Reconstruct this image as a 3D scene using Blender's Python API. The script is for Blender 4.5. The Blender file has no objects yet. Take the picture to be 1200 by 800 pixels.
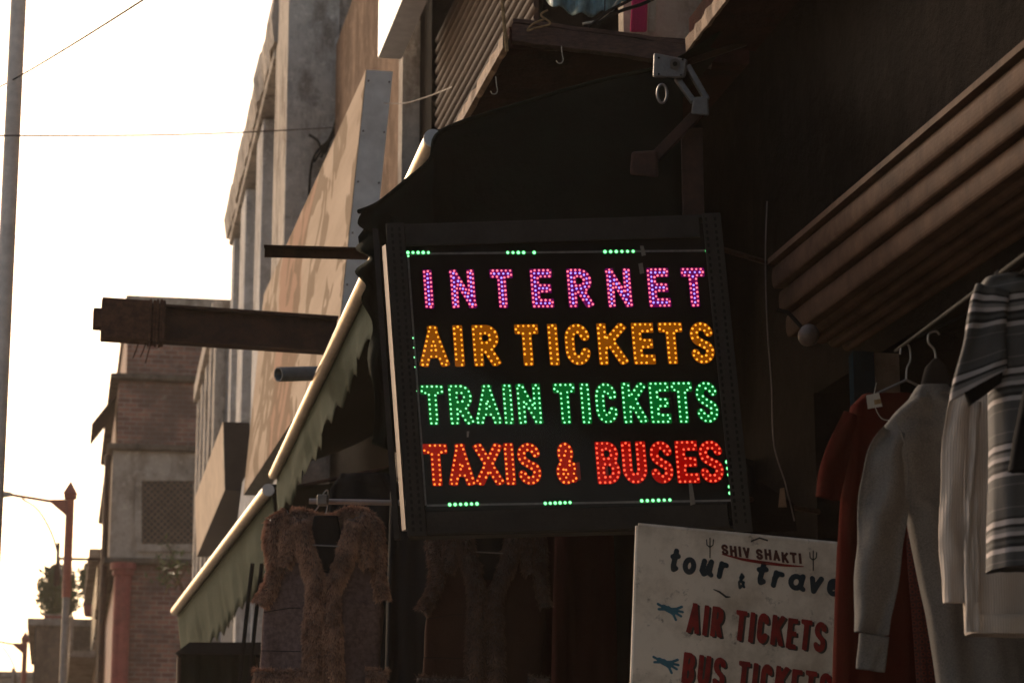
import bpy, bmesh, math, random
import numpy as np
from mathutils import Vector, Matrix, noise
random.seed(7)
R = math.radians
sc = bpy.context.scene
col = sc.collection

# ------------------------------------------------------------------ camera, sky, sun, exposure
PITCH = R(12.7); F = 85 / 36 * 1200; CZ = 1.6
cam = bpy.data.cameras.new('camera'); camo = bpy.data.objects.new('camera', cam); col.objects.link(camo)
camo.location = (0, 0, CZ); camo.rotation_euler = (R(90) + PITCH, 0, 0)
cam.lens = 85; cam.sensor_width = 36; cam.clip_end = 3000; cam.clip_start = 0.1
cam.dof.use_dof = True; cam.dof.focus_distance = 8.4; cam.dof.aperture_fstop = 6.7
sc.camera = camo
SUN_AZ, SUN_EL = -32, 23          # degrees left of the view axis, above the horizon
w = bpy.data.worlds.new('World'); sc.world = w; w.use_nodes = True
nt = w.node_tree; bg = nt.nodes['Background']
sky = nt.nodes.new('ShaderNodeTexSky'); sky.sky_type = 'NISHITA'; sky.sun_disc = False
sky.sun_elevation = R(SUN_EL); sky.sun_rotation = R(SUN_AZ)
sky.air_density = 1.0; sky.dust_density = 3.5; sky.ozone_density = 0.6
tint = nt.nodes.new('ShaderNodeMix'); tint.data_type = 'RGBA'; tint.blend_type = 'MULTIPLY'; tint.inputs[0].default_value = 1
tint.inputs[7].default_value = (1.0, .845, .725, 1)          # dusty evening air over the whole sky
nt.links.new(sky.outputs[0], tint.inputs[6]); nt.links.new(tint.outputs[2], bg.inputs[0]); bg.inputs[1].default_value = 0.15
sun = bpy.data.lights.new('sun', 'SUN'); suno = bpy.data.objects.new('sun', sun); col.objects.link(suno)
sun.energy = 1.5; sun.angle = R(14); sun.color = (1, 0.84, 0.66)
sdir = Vector((math.sin(R(SUN_AZ)) * math.cos(R(SUN_EL)), math.cos(R(SUN_AZ)) * math.cos(R(SUN_EL)), math.sin(R(SUN_EL))))
suno.rotation_euler = sdir.to_track_quat('Z', 'Y').to_euler()
sc.view_settings.view_transform = 'Standard'; sc.view_settings.look = 'None'
sc.view_settings.gamma = 1; sc.view_settings.exposure = 0.5
sc.view_settings.use_curve_mapping = False
sc.render.engine = 'CYCLES'

# ------------------------------------------------------------------ geometry helpers
FW = Vector((0, math.cos(PITCH), math.sin(PITCH))); UP = Vector((0, -math.sin(PITCH), math.cos(PITCH)))
RT = Vector((1, 0, 0)); CAM = Vector((0, 0, CZ))
def ray(px, py): return RT * ((px - 600) / F) + UP * ((400 - py) / F) + FW
def P(px, py, Y):
    r = ray(px, py); return CAM + r * (Y / r.y)
def hdir(px):                      # horizontal direction whose lines vanish at (px, 1040)
    r = ray(px, 1040); r.z = 0; return r.normalized()
Z = Vector((0, 0, 1))
D = hdir(40); T = Vector((D.y, -D.x, 0))      # along the street, away from the street
class Frame:
    def __init__(s, o, d): s.o = Vector((o[0], o[1], 0)); s.d = d; s.t = Vector((d.y, -d.x, 0))
    def w(s, a, b, z): return s.o + s.d * a + s.t * b + Z * z
ST = Frame((0, 0), D)

def root_of(p):
    while p.parent: p = p.parent
    return p
def tag(o, label, cat, group=None, kind=None):
    o['label'] = label
    if cat: o['category'] = cat
    if group: o['group'] = group
    if kind: o['kind'] = kind
    return o
def thing(name, label, cat, loc, group=None):
    o = bpy.data.objects.new(name, None); col.objects.link(o); o.location = loc
    o.empty_display_size = 0.1
    return tag(o, label, cat, group)
def mk(name, verts, faces, m, parent=None, smooth=False, uv=None, kind=None, origin=None):
    off = Vector((0, 0, 0))
    if parent: off = Vector(root_of(parent).location)
    elif origin is not None: off = Vector(origin)
    me = bpy.data.meshes.new(name)
    me.from_pydata([tuple(Vector(v) - off) for v in verts], [], faces)
    if uv is not None:
        l = me.uv_layers.new(name='UVMap')
        vi = np.zeros(len(me.loops), dtype=np.int32); me.loops.foreach_get('vertex_index', vi)
        l.data.foreach_set('uv', np.array(uv, dtype=np.float32)[vi].ravel())
    if smooth: me.polygons.foreach_set('use_smooth', [True] * len(me.polygons))
    me.materials.append(m); me.update()
    o = bpy.data.objects.new(name, me); col.objects.link(o)
    if parent: o.parent = parent
    elif origin is not None: o.location = off
    if kind: o['kind'] = kind
    return o
class MB:
    def __init__(s): s.v = []; s.f = []; s.uv = []
    def add(s, v, f, uv=None):
        n = len(s.v); s.v += [Vector(x) for x in v]; s.f += [tuple(i + n for i in q) for q in f]
        s.uv += list(uv) if uv is not None else [(0, 0)] * len(v); return s
    def hexa(s, p):               # 4 points of one face, 4 of the opposite one
        return s.add(p, [(3, 2, 1, 0), (4, 5, 6, 7), (0, 1, 5, 4), (1, 2, 6, 5), (2, 3, 7, 6), (3, 0, 4, 7)])
    def box(s, c, a, b, d):       # centre, half vectors
        c, a, b, d = Vector(c), Vector(a), Vector(b), Vector(d)
        return s.hexa([c - a - b - d, c + a - b - d, c + a + b - d, c - a + b - d, c - a - b + d, c + a - b + d, c + a + b + d, c - a + b + d])
    def fbox(s, fr, s0, s1, t0, t1, z0, z1):
        return s.hexa([fr.w(s0, t0, z0), fr.w(s1, t0, z0), fr.w(s1, t1, z0), fr.w(s0, t1, z0), fr.w(s0, t0, z1), fr.w(s1, t0, z1), fr.w(s1, t1, z1), fr.w(s0, t1, z1)])
    def tube(s, pts, rad, n=8, cap=True):
        pts = [Vector(p) for p in pts]; k = len(pts)
        rads = rad if isinstance(rad, (list, tuple)) else [rad] * k
        base = len(s.v); up = None
        for i, p in enumerate(pts):
            t = (pts[min(i + 1, k - 1)] - pts[max(i - 1, 0)]).normalized()
            if up is None: up = Z if abs(t.z) < .9 else Vector((1, 0, 0))
            a = t.cross(up).normalized(); b = a.cross(t).normalized(); up = b
            for j in range(n):
                q = 2 * math.pi * j / n
                s.v.append(p + (a * math.cos(q) + b * math.sin(q)) * rads[i]); s.uv.append((j / n, i / max(1, k - 1)))
        for i in range(k - 1):
            for j in range(n):
                s.f.append((base + i * n + j, base + i * n + (j + 1) % n, base + (i + 1) * n + (j + 1) % n, base + (i + 1) * n + j))
        if cap:
            s.f.append(tuple(base + j for j in range(n))[::-1]); s.f.append(tuple(base + (k - 1) * n + j for j in range(n)))
        return s
    def build(s, name, m, parent=None, smooth=False, kind=None, origin=None, bevel=0, smart=False):
        o = mk(name, s.v, s.f, m, parent, smooth, s.uv, kind, origin)
        if bevel:
            b = o.modifiers.new('bevel', 'BEVEL'); b.width = bevel; b.segments = 2; b.limit_method = 'ANGLE'
        return o
def sheet(grid, thick):           # grid of points -> thick closed sheet (V, F, UV)
    n, m = len(grid), len(grid[0]); V = []; UV = []
    N = []
    for i in range(n):
        for j in range(m):
            a = grid[min(i + 1, n - 1)][j] - grid[max(i - 1, 0)][j]; b = grid[i][min(j + 1, m - 1)] - grid[i][max(j - 1, 0)]
            c = a.cross(b); N.append(c.normalized() if c.length > 1e-9 else Z)
    for sg in (1, -1):
        for i in range(n):
            for j in range(m):
                V.append(grid[i][j] + N[i * m + j] * thick * .5 * sg); UV.append((j / (m - 1), i / (n - 1)))
    Fc = []; o = n * m
    for i in range(n - 1):
        for j in range(m - 1):
            a = i * m + j; Fc.append((a, a + 1, a + m + 1, a + m)); Fc.append((o + a, o + a + m, o + a + m + 1, o + a + 1))
    for j in range(m - 1):
        Fc.append((j + 1, j, o + j, o + j + 1)); a = (n - 1) * m + j; Fc.append((a, a + 1, o + a + 1, o + a))
    for i in range(n - 1):
        a = i * m; Fc.append((a, a + m, o + a + m, o + a)); a = i * m + m - 1; Fc.append((a + m, a, o + a, o + a + m))
    return V, Fc, UV
def sm(x, a, b):
    x = max(0, min(1, (x - a) / (b - a))); return x * x * (3 - 2 * x)
def interp(pts, t):               # piecewise linear through pts, t in 0..1 by index
    k = len(pts) - 1; i = min(int(t * k), k - 1); f = t * k - i
    a, b = pts[i], pts[i + 1]; return tuple(x + (y - x) * f for x, y in zip(a, b))
def smoothline(pts, n):           # Catmull-Rom through points
    pts = [Vector(p) for p in pts]; out = []
    k = len(pts)
    for i in range(k - 1):
        p0, p1, p2, p3 = pts[max(i - 1, 0)], pts[i], pts[i + 1], pts[min(i + 2, k - 1)]
        for j in range(n):
            t = j / n
            out.append(.5 * (2 * p1 + (p2 - p0) * t + (2 * p0 - 5 * p1 + 4 * p2 - p3) * t * t + (3 * p1 - p0 - 3 * p2 + p3) * t ** 3))
    out.append(pts[-1]); return out

# ------------------------------------------------------------------ materials
def new_mat(name):
    m = bpy.data.materials.new(name); m.use_nodes = True
    return m, m.node_tree, m.node_tree.nodes['Principled BSDF']
def N_(t, kind, **kw):
    n = t.nodes.new(kind)
    for k, v in kw.items(): setattr(n, k, v)
    return n
def ramp(t, fac, stops):
    r = N_(t, 'ShaderNodeValToRGB'); e = r.color_ramp.elements
    while len(e) < len(stops): e.new(.5)
    for q, (p, c) in zip(e, stops): q.position = p; q.color = (*c, 1) if len(c) == 3 else c
    t.links.new(fac, r.inputs[0]); return r.outputs[0]
def noise_n(t, scale, detail=6, rough=.6, vec=None, stretch=None, dist=0):
    n = N_(t, 'ShaderNodeTexNoise'); n.inputs['Scale'].default_value = scale; n.inputs['Detail'].default_value = detail
    n.inputs['Roughness'].default_value = rough; n.inputs['Distortion'].default_value = dist
    if vec is None:
        g = N_(t, 'ShaderNodeNewGeometry'); vec = g.outputs['Position']
    if stretch:
        mp = N_(t, 'ShaderNodeMapping'); mp.inputs['Scale'].default_value = stretch; t.links.new(vec, mp.inputs[0]); vec = mp.outputs[0]
    t.links.new(vec, n.inputs['Vector']); return n.outputs['Fac']
def mixc(t, fac, a, b, mode='MIX'):
    m = N_(t, 'ShaderNodeMix', data_type='RGBA', blend_type=mode)
    if isinstance(fac, (int, float)): m.inputs[0].default_value = fac
    else: t.links.new(fac, m.inputs[0])
    for k, v in ((6, a), (7, b)):
        if isinstance(v, tuple): m.inputs[k].default_value = (*v, 1)
        else: t.links.new(v, m.inputs[k])
    return m.outputs[2]
def bump(t, b, h, strength=.3, dist=.01):
    n = N_(t, 'ShaderNodeBump'); n.inputs['Strength'].default_value = strength; n.inputs['Distance'].default_value = dist
    t.links.new(h, n.inputs['Height']); t.links.new(n.outputs[0], b.inputs['Normal'])
def mat(name, c, rough=.7, var=.25, scale=6, c2=None, metal=0, bmp=.2, bscale=None, bdist=.006, spec=.3, stretch=None):
    """colour c wandering to c2 (or a darker c) with noise, plus fine relief"""
    m, t, b = new_mat(name)
    c2 = c2 or tuple(x * (1 - var * 1.6) for x in c)
    n1 = noise_n(t, scale, stretch=stretch); n2 = noise_n(t, scale * 5.3, 4)
    cc = ramp(t, n1, [(.36, c2), (.62, c)])
    cc = mixc(t, .35, cc, ramp(t, n2, [(.3, tuple(x * .6 for x in c)), (.7, tuple(min(1, x * 1.25) for x in c))]))
    t.links.new(cc, b.inputs['Base Color']); b.inputs['Roughness'].default_value = rough
    b.inputs['Metallic'].default_value = metal; b.inputs['Specular IOR Level'].default_value = spec
    if bmp: bump(t, b, noise_n(t, bscale or scale * 8, 5), bmp, bdist)
    return m
def fabric(name, c, scale=700, var=.2, c2=None, sheen=0, transl=0, rough=.9, uvm=False):
    m, t, b = new_mat(name)
    n1 = noise_n(t, 9, 4); cc = ramp(t, n1, [(.3, c2 or tuple(x * (1 - var) for x in c)), (.7, c)])
    n2 = noise_n(t, scale, 2); cc = mixc(t, .45, cc, ramp(t, n2, [(.32, tuple(x * .45 for x in c)), (.68, tuple(min(1, x * 1.55) for x in c))]))
    t.links.new(cc, b.inputs['Base Color']); b.inputs['Roughness'].default_value = rough
    b.inputs['Specular IOR Level'].default_value = .02
    if sheen: b.inputs['Sheen Weight'].default_value = sheen
    bump(t, b, mixc(t, .25, noise_n(t, 16, 3), n2), .55, .012)
    if transl:
        tr = N_(t, 'ShaderNodeBsdfTranslucent'); t.links.new(cc, tr.inputs[0])
        mx = N_(t, 'ShaderNodeMixShader'); mx.inputs[0].default_value = transl
        out = t.nodes['Material Output']; t.links.new(b.outputs[0], mx.inputs[1]); t.links.new(tr.outputs[0], mx.inputs[2]); t.links.new(mx.outputs[0], out.inputs[0])
    return m
def emit(name, c, s, c_base=(.02, .02, .02)):
    m, t, b = new_mat(name); b.inputs['Base Color'].default_value = (c[0] * .03, c[1] * .03, c[2] * .03, 1); b.inputs['Specular IOR Level'].default_value = 0
    b.inputs['Emission Color'].default_value = (*c, 1); b.inputs['Emission Strength'].default_value = s * .92; b.inputs['Roughness'].default_value = .3
    return m
M = {}
# buildings
def plaster(name, c, dark, stain=.5, streak=True):
    m, t, b = new_mat(name)
    n1 = noise_n(t, 2.1, 9, .72, stretch=(1, 1, .45)); n2 = noise_n(t, 7, 8, .7); n3 = noise_n(t, 45, 4)
    cc = ramp(t, n1, [(stain - .09, dark), (stain + .07, c)])
    cc = mixc(t, ramp(t, n2, [(.53, (0, 0, 0)), (.64, (.6, .6, .6))]), cc, tuple(min(1, x * 1.5) for x in c))
    cc = mixc(t, ramp(t, n2, [(.30, (.6, .6, .6)), (.44, (0, 0, 0))]), cc, tuple(x * .45 for x in dark))
    cc = mixc(t, .25, cc, ramp(t, n3, [(.3, tuple(x * .6 for x in c)), (.7, c)]))
    t.links.new(cc, b.inputs['Base Color']); b.inputs['Roughness'].default_value = 1; b.inputs['Specular IOR Level'].default_value = .02
    bump(t, b, n2, .8, .03); return m
M['plaster_old'] = plaster('weathered_concrete', (.52, .47, .42), (.15, .12, .097), .46)
M['plaster_stain'] = plaster('stained_concrete', (.40, .34, .29), (.07, .050, .037), .56)
M['plaster_blue'] = plaster('blue_grey_plaster', (.56, .545, .535), (.28, .255, .24), .46)
M['plaster_brown'] = plaster('brown_plaster', (.24, .165, .12), (.10, .066, .047), .5)
M['plaster_pale'] = plaster('pale_plaster', (.42, .36, .29), (.26, .20, .15), .45)
M['plaster_dark'] = plaster('shade_plaster', (.012, .009, .008), (.005, .004, .0035), .5)  # near-black colour stands in for deep shade under slabs and awnings
M['soffit_red'] = plaster('red_painted_soffit', (.045, .013, .011), (.018, .008, .007), .5)
def brickmat():
    m, t, b = new_mat('old_brick')
    tc = N_(t, 'ShaderNodeUVMap'); br = N_(t, 'ShaderNodeTexBrick')
    br.inputs['Scale'].default_value = 1; br.inputs['Brick Width'].default_value = .23; br.inputs['Row Height'].default_value = .083
    br.inputs['Mortar Size'].default_value = .009; br.inputs['Color1'].default_value = (.17, .062, .043, 1); br.inputs['Color2'].default_value = (.34, .15, .105, 1)
    br.inputs['Mortar'].default_value = (.30, .24, .20, 1); t.links.new(tc.outputs[0], br.inputs[0])
    n1 = noise_n(t, .9, 8, .7); n2 = noise_n(t, 5, 6, .7)
    cc = mixc(t, ramp(t, n1, [(.42, (.75, .75, .75)), (.6, (0, 0, 0))]), br.outputs[0], (.085, .055, .045))
    cc = mixc(t, ramp(t, n2, [(.62, (0, 0, 0)), (.72, (.7, .7, .7))]), cc, (.32, .25, .21))
    t.links.new(cc, b.inputs['Base Color']); b.inputs['Roughness'].default_value = .95
    bump(t, b, br.outputs[1], -.6, .01); return m
M['brick'] = brickmat()
M['stone_trim'] = plaster('stone_trim', (.40, .33, .27), (.17, .13, .10), .47)
M['stone_dark'] = plaster('sooty_stone_trim', (.15, .115, .09), (.05, .038, .03), .5)
M['red_paint'] = mat('red_column_paint', (.30, .075, .06), .7, .3, 5)
M['wood'] = mat('old_plank', (.10, .055, .045), .8, .5, 4, c2=(.03, .018, .015), bmp=.7, bdist=.01, stretch=(6, 6, 30))
M['wood_pale'] = mat('raw_wood_edge', (.25, .15, .09), .8, .4, 14, bmp=.6, bdist=.01)
M['rust'] = mat('rusty_steel', (.085, .04, .027), .75, .5, 11, c2=(.03, .017, .014), metal=.25, bmp=.5, bdist=.006)
M['rust_flake'] = mat('flaking_rust', (.14, .065, .04), .85, .5, 30, c2=(.04, .02, .015), bmp=.8, bdist=.008)
M['shutter'] = mat('brown_shutter_paint', (.095, .055, .038), .85, .3, 5, c2=(.042, .024, .017), metal=0, bmp=.35, spec=.1)
M['corrugated'] = mat('corrugated_steel', (.075, .046, .036), .9, .4, 5, c2=(.035, .022, .018), metal=0, bmp=.3)
M['steel_pole'] = mat('painted_tube', (.55, .45, .34), .38, .25, 5, c2=(.36, .28, .2), metal=.35, bmp=.15, spec=.5)
M['grey_pole'] = mat('grey_pole_paint', (.78, .69, .61), .6, .2, 3, bmp=.1)
M['lamp_red'] = mat('red_lamp_paint', (.34, .12, .085), .6, .2, 4, bmp=.1)
M['lamp_grey'] = mat('galvanised_post', (.28, .25, .24), .5, .2, 4, metal=.3, bmp=.1)
M['lamp_head'] = mat('lamp_head_grey', (.45, .43, .41), .4, .15, 4, bmp=.1)
M['white_metal'] = mat('white_sheet_metal', (.6, .56, .5), .5, .12, 2, c2=(.5, .46, .4), bmp=.1)
M['grey_metal'] = mat('grey_sheet_metal', (.74, .73, .71), .8, .1, 2, c2=(.62, .61, .59), bmp=.12)
M['cast_metal'] = mat('cast_aluminium', (.17, .155, .14), .5, .3, 12, metal=.6, bmp=.4, spec=.5)
M['chrome'] = mat('worn_chrome', (.30, .28, .26), .35, .2, 20, metal=.8, bmp=.1)
M['pvc'] = mat('grey_pvc', (.20, .21, .22), .45, .15, 5, bmp=.1)
M['black_cable'] = mat('black_cable', (.02, .018, .017), .8, .2, 5, bmp=0, spec=.05)
M['pale_cable'] = mat('pale_cable', (.45, .43, .36), .5, .2, 5, bmp=0)
M['grey_cable'] = mat('grey_cable', (.14, .11, .10), .5, .2, 5, bmp=0)
M['rope'] = mat('jute_rope', (.40, .26, .13), .9, .4, 60, bmp=.6)
M['tarp'] = fabric('blue_plastic_sheet', (.26, .40, .44), 30, rough=.35)
M['pink'] = fabric('pink_cloth', (.45, .03, .11), 200)
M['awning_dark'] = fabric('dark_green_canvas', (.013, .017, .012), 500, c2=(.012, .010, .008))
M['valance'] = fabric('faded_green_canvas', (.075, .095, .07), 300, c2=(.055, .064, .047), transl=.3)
M['road'] = mat('asphalt', (.05, .048, .046), .9, .3, 2, bmp=.5)
M['pave'] = mat('paving', (.22, .19, .16), .9, .3, 2, bmp=.4)
M['ground'] = mat('dusty_ground', (.16, .13, .10), .95, .3, .5, bmp=.3)
M['leaf'] = mat('leaf_green', (.075, .10, .03), .6, .4, 4, c2=(.05, .055, .02), bmp=0)
M['twig'] = mat('twig_brown', (.10, .06, .035), .9, .3, 10, bmp=.2)
M['dark_wood'] = mat('dark_window', (.03, .022, .02), .5, .3, 6, bmp=.1)
M['lattice'] = mat('lattice_stone', (.16, .11, .08), .9, .3, 5, bmp=.2)
def boardmat():
    m, t, b = new_mat('faded_painted_board'); uv = N_(t, 'ShaderNodeUVMap'); sep = N_(t, 'ShaderNodeSeparateXYZ'); t.links.new(uv.outputs[0], sep.inputs[0])
    n1 = noise_n(t, 1.6, 3, .5, dist=.6, vec=uv.outputs[0], stretch=(4.5, 1.5, 1)); n2 = noise_n(t, 1.2, 6, .6, stretch=(1, .5, 4)); n3 = noise_n(t, 30, 4)
    cc = ramp(t, n2, [(.3, (.50, .40, .315)), (.7, (.64, .53, .43))])
    add = N_(t, 'ShaderNodeMath', operation='ADD'); t.links.new(sep.outputs[0], add.inputs[0])
    mul = N_(t, 'ShaderNodeMath', operation='MULTIPLY'); t.links.new(n1, mul.inputs[0]); mul.inputs[1].default_value = .5; t.links.new(mul.outputs[0], add.inputs[1])
    cc = mixc(t, ramp(t, add.outputs[0], [(.70, (0, 0, 0)), (.72, (.8, .8, .8)), (.95, (.8, .8, .8)), (.97, (0, 0, 0))]), cc, (.46, .29, .215))
    cc = mixc(t, ramp(t, n1, [(.50, (0, 0, 0)), (.515, (.75, .75, .75)), (.60, (.7, .7, .7)), (.62, (0, 0, 0))]), cc, (.26, .20, .145))
    cc = mixc(t, .15, cc, ramp(t, n3, [(.3, (.15, .12, .09)), (.7, (.38, .32, .26))]))
    t.links.new(cc, b.inputs['Base Color']); b.inputs['Roughness'].default_value = 1; b.inputs['Specular IOR Level'].default_value = .0; return m
M['board_art'] = boardmat()
M['board_beige'] = mat('beige_board', (.66, .55, .44), 1, .15, 1.5, c2=(.55, .45, .36), bmp=.1, spec=0)
# the illuminated sign
M['sign_panel'] = mat('black_acrylic', (.007, .0055, .005), .7, .2, 3, bmp=.05, spec=.1)
M['sign_frame'] = mat('slotted_angle_steel', (.034, .031, .028), .7, .3, 9, c2=(.018, .016, .014), metal=.2, bmp=.3)
M['slot'] = mat('slot_black', (.006, .006, .006), .9, .1, 5, bmp=0)
M['strip'] = mat('led_strip_tape', (.20, .19, .19), .5, .3, 60, bmp=0)
M['tape'] = mat('clear_tape_scrap', (.20, .18, .16), .35, .3, 40, bmp=.3)
M['pink_led'] = emit('pink_led', (1, .19, .23), 1.5); M['pink_halo'] = emit('pink_led_flange', (.85, .015, .13), .62)  # rings round each LED glow to imitate its coloured halo
M['blue_led'] = emit('blue_led', (.30, .24, 1), 1.9); M['blue_halo'] = emit('blue_led_flange', (.22, .05, .85), .55)
M['pink_fill'] = emit('pink_letter_glow', (.6, .0, .36), .15)  # emission stands in for the glow between the INTERNET lights
M['amber_led'] = emit('amber_led', (1, .36, .025), 1.5); M['amber_halo'] = emit('amber_led_flange', (.9, .20, .003), .6); M['amber_fill'] = emit('amber_lit_acrylic', (.60, .15, .002), .27)
M['green_led'] = emit('green_led', (.30, 1, .42), 1.5); M['green_halo'] = emit('green_led_flange', (.0, .62, .09), .55); M['green_fill'] = emit('green_lit_acrylic', (.0, .26, .03), .30)
M['red_led'] = emit('red_led', (1, .23, .03), 1.6); M['red_halo'] = emit('red_led_flange', (1, .05, .006), .55); M['red_fill'] = emit('red_lit_acrylic', (.6, .012, .002), .30)
M['red2_led'] = emit('scarlet_led', (1, .10, .04), 1.6); M['red2_halo'] = emit('scarlet_led_flange', (1, .012, .01), .6); M['red2_fill'] = emit('scarlet_lit_acrylic', (.66, .004, .002), .30)
# tour board
def tourboard():
    m, t, b = new_mat('painted_tin_board'); n1 = noise_n(t, 5, 8, .7); n2 = noise_n(t, 22, 6, .7)
    cc = ramp(t, n1, [(.34, (.50, .42, .33)), (.56, (.80, .71, .60))])
    cc = mixc(t, ramp(t, n2, [(.30, (.8, .8, .8)), (.41, (0, 0, 0))]), cc, (.16, .125, .095))
    t.links.new(cc, b.inputs['Base Color']); b.inputs['Roughness'].default_value = .55; bump(t, b, n1, .2, .01); return m
M['tour_board'] = tourboard()
M['ink_navy'] = mat('navy_paint', (.022, .04, .055), .6, .2, 30, bmp=0); M['ink_red'] = mat('red_paint', (.30, .02, .017), .6, .35, 30, bmp=0)
M['ink_brown'] = mat('brown_red_paint', (.10, .03, .025), .6, .2, 30, bmp=0); M['ink_dark'] = mat('dark_shadow_paint', (.05, .045, .04), .6, .2, 30, bmp=0); M['ink_blue'] = mat('teal_paint', (.05, .18, .26), .6, .2, 30, bmp=0)
# cloth
M['grey_knit'] = fabric('grey_marl_jersey', (.165, .159, .153), 320, var=.3, sheen=.1); M['white_rib'] = None
M['red_cloth'] = fabric('rust_red_cloth', (.075, .012, .008), 600); M['black_cloth'] = fabric('black_cloth', (.02, .02, .022), 600)
M['charcoal_lining'] = fabric('charcoal_lining', (.022, .020, .020), 600); M['suede'] = fabric('mauve_suede', (.155, .108, .10), 60, c2=(.115, .078, .072))
M['shaded_brown_cloth'] = fabric('shaded_brown_cloth', (.05, .026, .02), 400); M['dark_maroon_cloth'] = fabric('dark_maroon_cloth', (.035, .009, .008), 400)
def ribmat():
    m, t, b = new_mat('cream_ribbed_knit'); uv = N_(t, 'ShaderNodeUVMap'); wv = N_(t, 'ShaderNodeTexWave'); wv.bands_direction = 'X'; wv.inputs['Scale'].default_value = 52
    wv.inputs['Distortion'].default_value = .6; t.links.new(uv.outputs[0], wv.inputs[0])
    cc = ramp(t, wv.outputs['Fac'], [(.1, (.47, .415, .375)), (.7, (.56, .505, .46))]); cc = mixc(t, .3, cc, ramp(t, noise_n(t, 12, 5), [(.3, (.34, .30, .27)), (.7, (.56, .51, .47))]))
    t.links.new(cc, b.inputs['Base Color']); b.inputs['Roughness'].default_value = .95; bump(t, b, wv.outputs['Fac'], .35, .004); return m
M['white_rib'] = ribmat()
def stripemat():
    m, t, b = new_mat('grey_black_white_stripes'); uv = N_(t, 'ShaderNodeUVMap'); sep = N_(t, 'ShaderNodeSeparateXYZ'); t.links.new(uv.outputs[0], sep.inputs[0])
    md = N_(t, 'ShaderNodeMath', operation='FRACT'); mu = N_(t, 'ShaderNodeMath', operation='MULTIPLY'); mu.inputs[1].default_value = 1 / .165
    t.links.new(sep.outputs[1], mu.inputs[0]); t.links.new(mu.outputs[0], md.inputs[0])
    g, k, wt, lg = (.07, .07, .074), (.005, .005, .006), (.46, .42, .43), (.17, .165, .17)
    r = N_(t, 'ShaderNodeValToRGB'); r.color_ramp.interpolation = 'CONSTANT'; e = r.color_ramp.elements
    st = [(0, g), (.20, lg), (.215, g), (.33, k), (.36, wt), (.43, k), (.475, lg), (.53, wt), (.585, k), (.635, g), (.68, k), (.73, wt), (.79, g), (.9, lg), (.915, g)]
    while len(e) < len(st): e.new(.5)
    for q, (p, c) in zip(e, st): q.position = p; q.color = (*c, 1)
    t.links.new(md.outputs[0], r.inputs[0]); n2 = noise_n(t, 500, 2)
    cc = mixc(t, .12, r.outputs[0], ramp(t, n2, [(.3, (.03, .03, .03)), (.7, (.22, .22, .22))]))
    t.links.new(cc, b.inputs['Base Color']); b.inputs['Roughness'].default_value = .9; bump(t, b, n2, .3, .002); return m
M['stripes'] = stripemat()
def patterned():
    m, t, b = new_mat('red_patterned_cloth'); uv = N_(t, 'ShaderNodeUVMap'); v = N_(t, 'ShaderNodeTexVoronoi'); v.inputs['Scale'].default_value = 60; v.inputs['Randomness'].default_value = .15
    t.links.new(uv.outputs[0], v.inputs['Vector'])
    cc = ramp(t, v.outputs['Distance'], [(.18, (.03, .01, .01)), (.26, (.13, .022, .010)), (.42, (.11, .016, .010)), (.48, (.05, .010, .008))])
    t.links.new(cc, b.inputs['Base Color']); b.inputs['Roughness'].default_value = .9; return m
M['red_pattern'] = patterned()
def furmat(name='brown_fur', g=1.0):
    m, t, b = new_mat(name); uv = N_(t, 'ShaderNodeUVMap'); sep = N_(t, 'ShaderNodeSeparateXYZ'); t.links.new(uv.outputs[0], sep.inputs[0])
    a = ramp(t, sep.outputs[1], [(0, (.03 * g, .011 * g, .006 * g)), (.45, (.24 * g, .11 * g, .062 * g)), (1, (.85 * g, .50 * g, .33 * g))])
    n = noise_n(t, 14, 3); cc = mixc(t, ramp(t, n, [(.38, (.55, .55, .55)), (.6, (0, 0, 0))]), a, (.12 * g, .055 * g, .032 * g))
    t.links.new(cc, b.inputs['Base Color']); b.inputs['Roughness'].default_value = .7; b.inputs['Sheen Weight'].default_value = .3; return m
M['fur'] = furmat(); M['fur_shaded'] = furmat('shaded_brown_fur', .30)  # second fur darkened in colour for the shade under the sign
M['glass'] = None
def glassmat():
    m, t, b = new_mat('dusty_glass'); out = t.nodes['Material Output']; t.nodes.remove(b)
    tr = N_(t, 'ShaderNodeBsdfTransparent'); gl = N_(t, 'ShaderNodeBsdfGlossy'); gl.inputs['Roughness'].default_value = .06
    df = N_(t, 'ShaderNodeBsdfDiffuse'); df.inputs[0].default_value = (.4, .37, .33, 1)
    m1 = N_(t, 'ShaderNodeMixShader'); m1.inputs[0].default_value = .004; m2 = N_(t, 'ShaderNodeMixShader')
    r = ramp(t, noise_n(t, 3, 6, .7), [(.5, (.0, .0, .0)), (.8, (.015, .015, .015))]); t.links.new(r, m2.inputs[0])
    t.links.new(tr.outputs[0], m1.inputs[1]); t.links.new(gl.outputs[0], m1.inputs[2]); t.links.new(m1.outputs[0], m2.inputs[1]); t.links.new(df.outputs[0], m2.inputs[2]); t.links.new(m2.outputs[0], out.inputs[0])
    return m
M['glass'] = glassmat()

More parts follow.
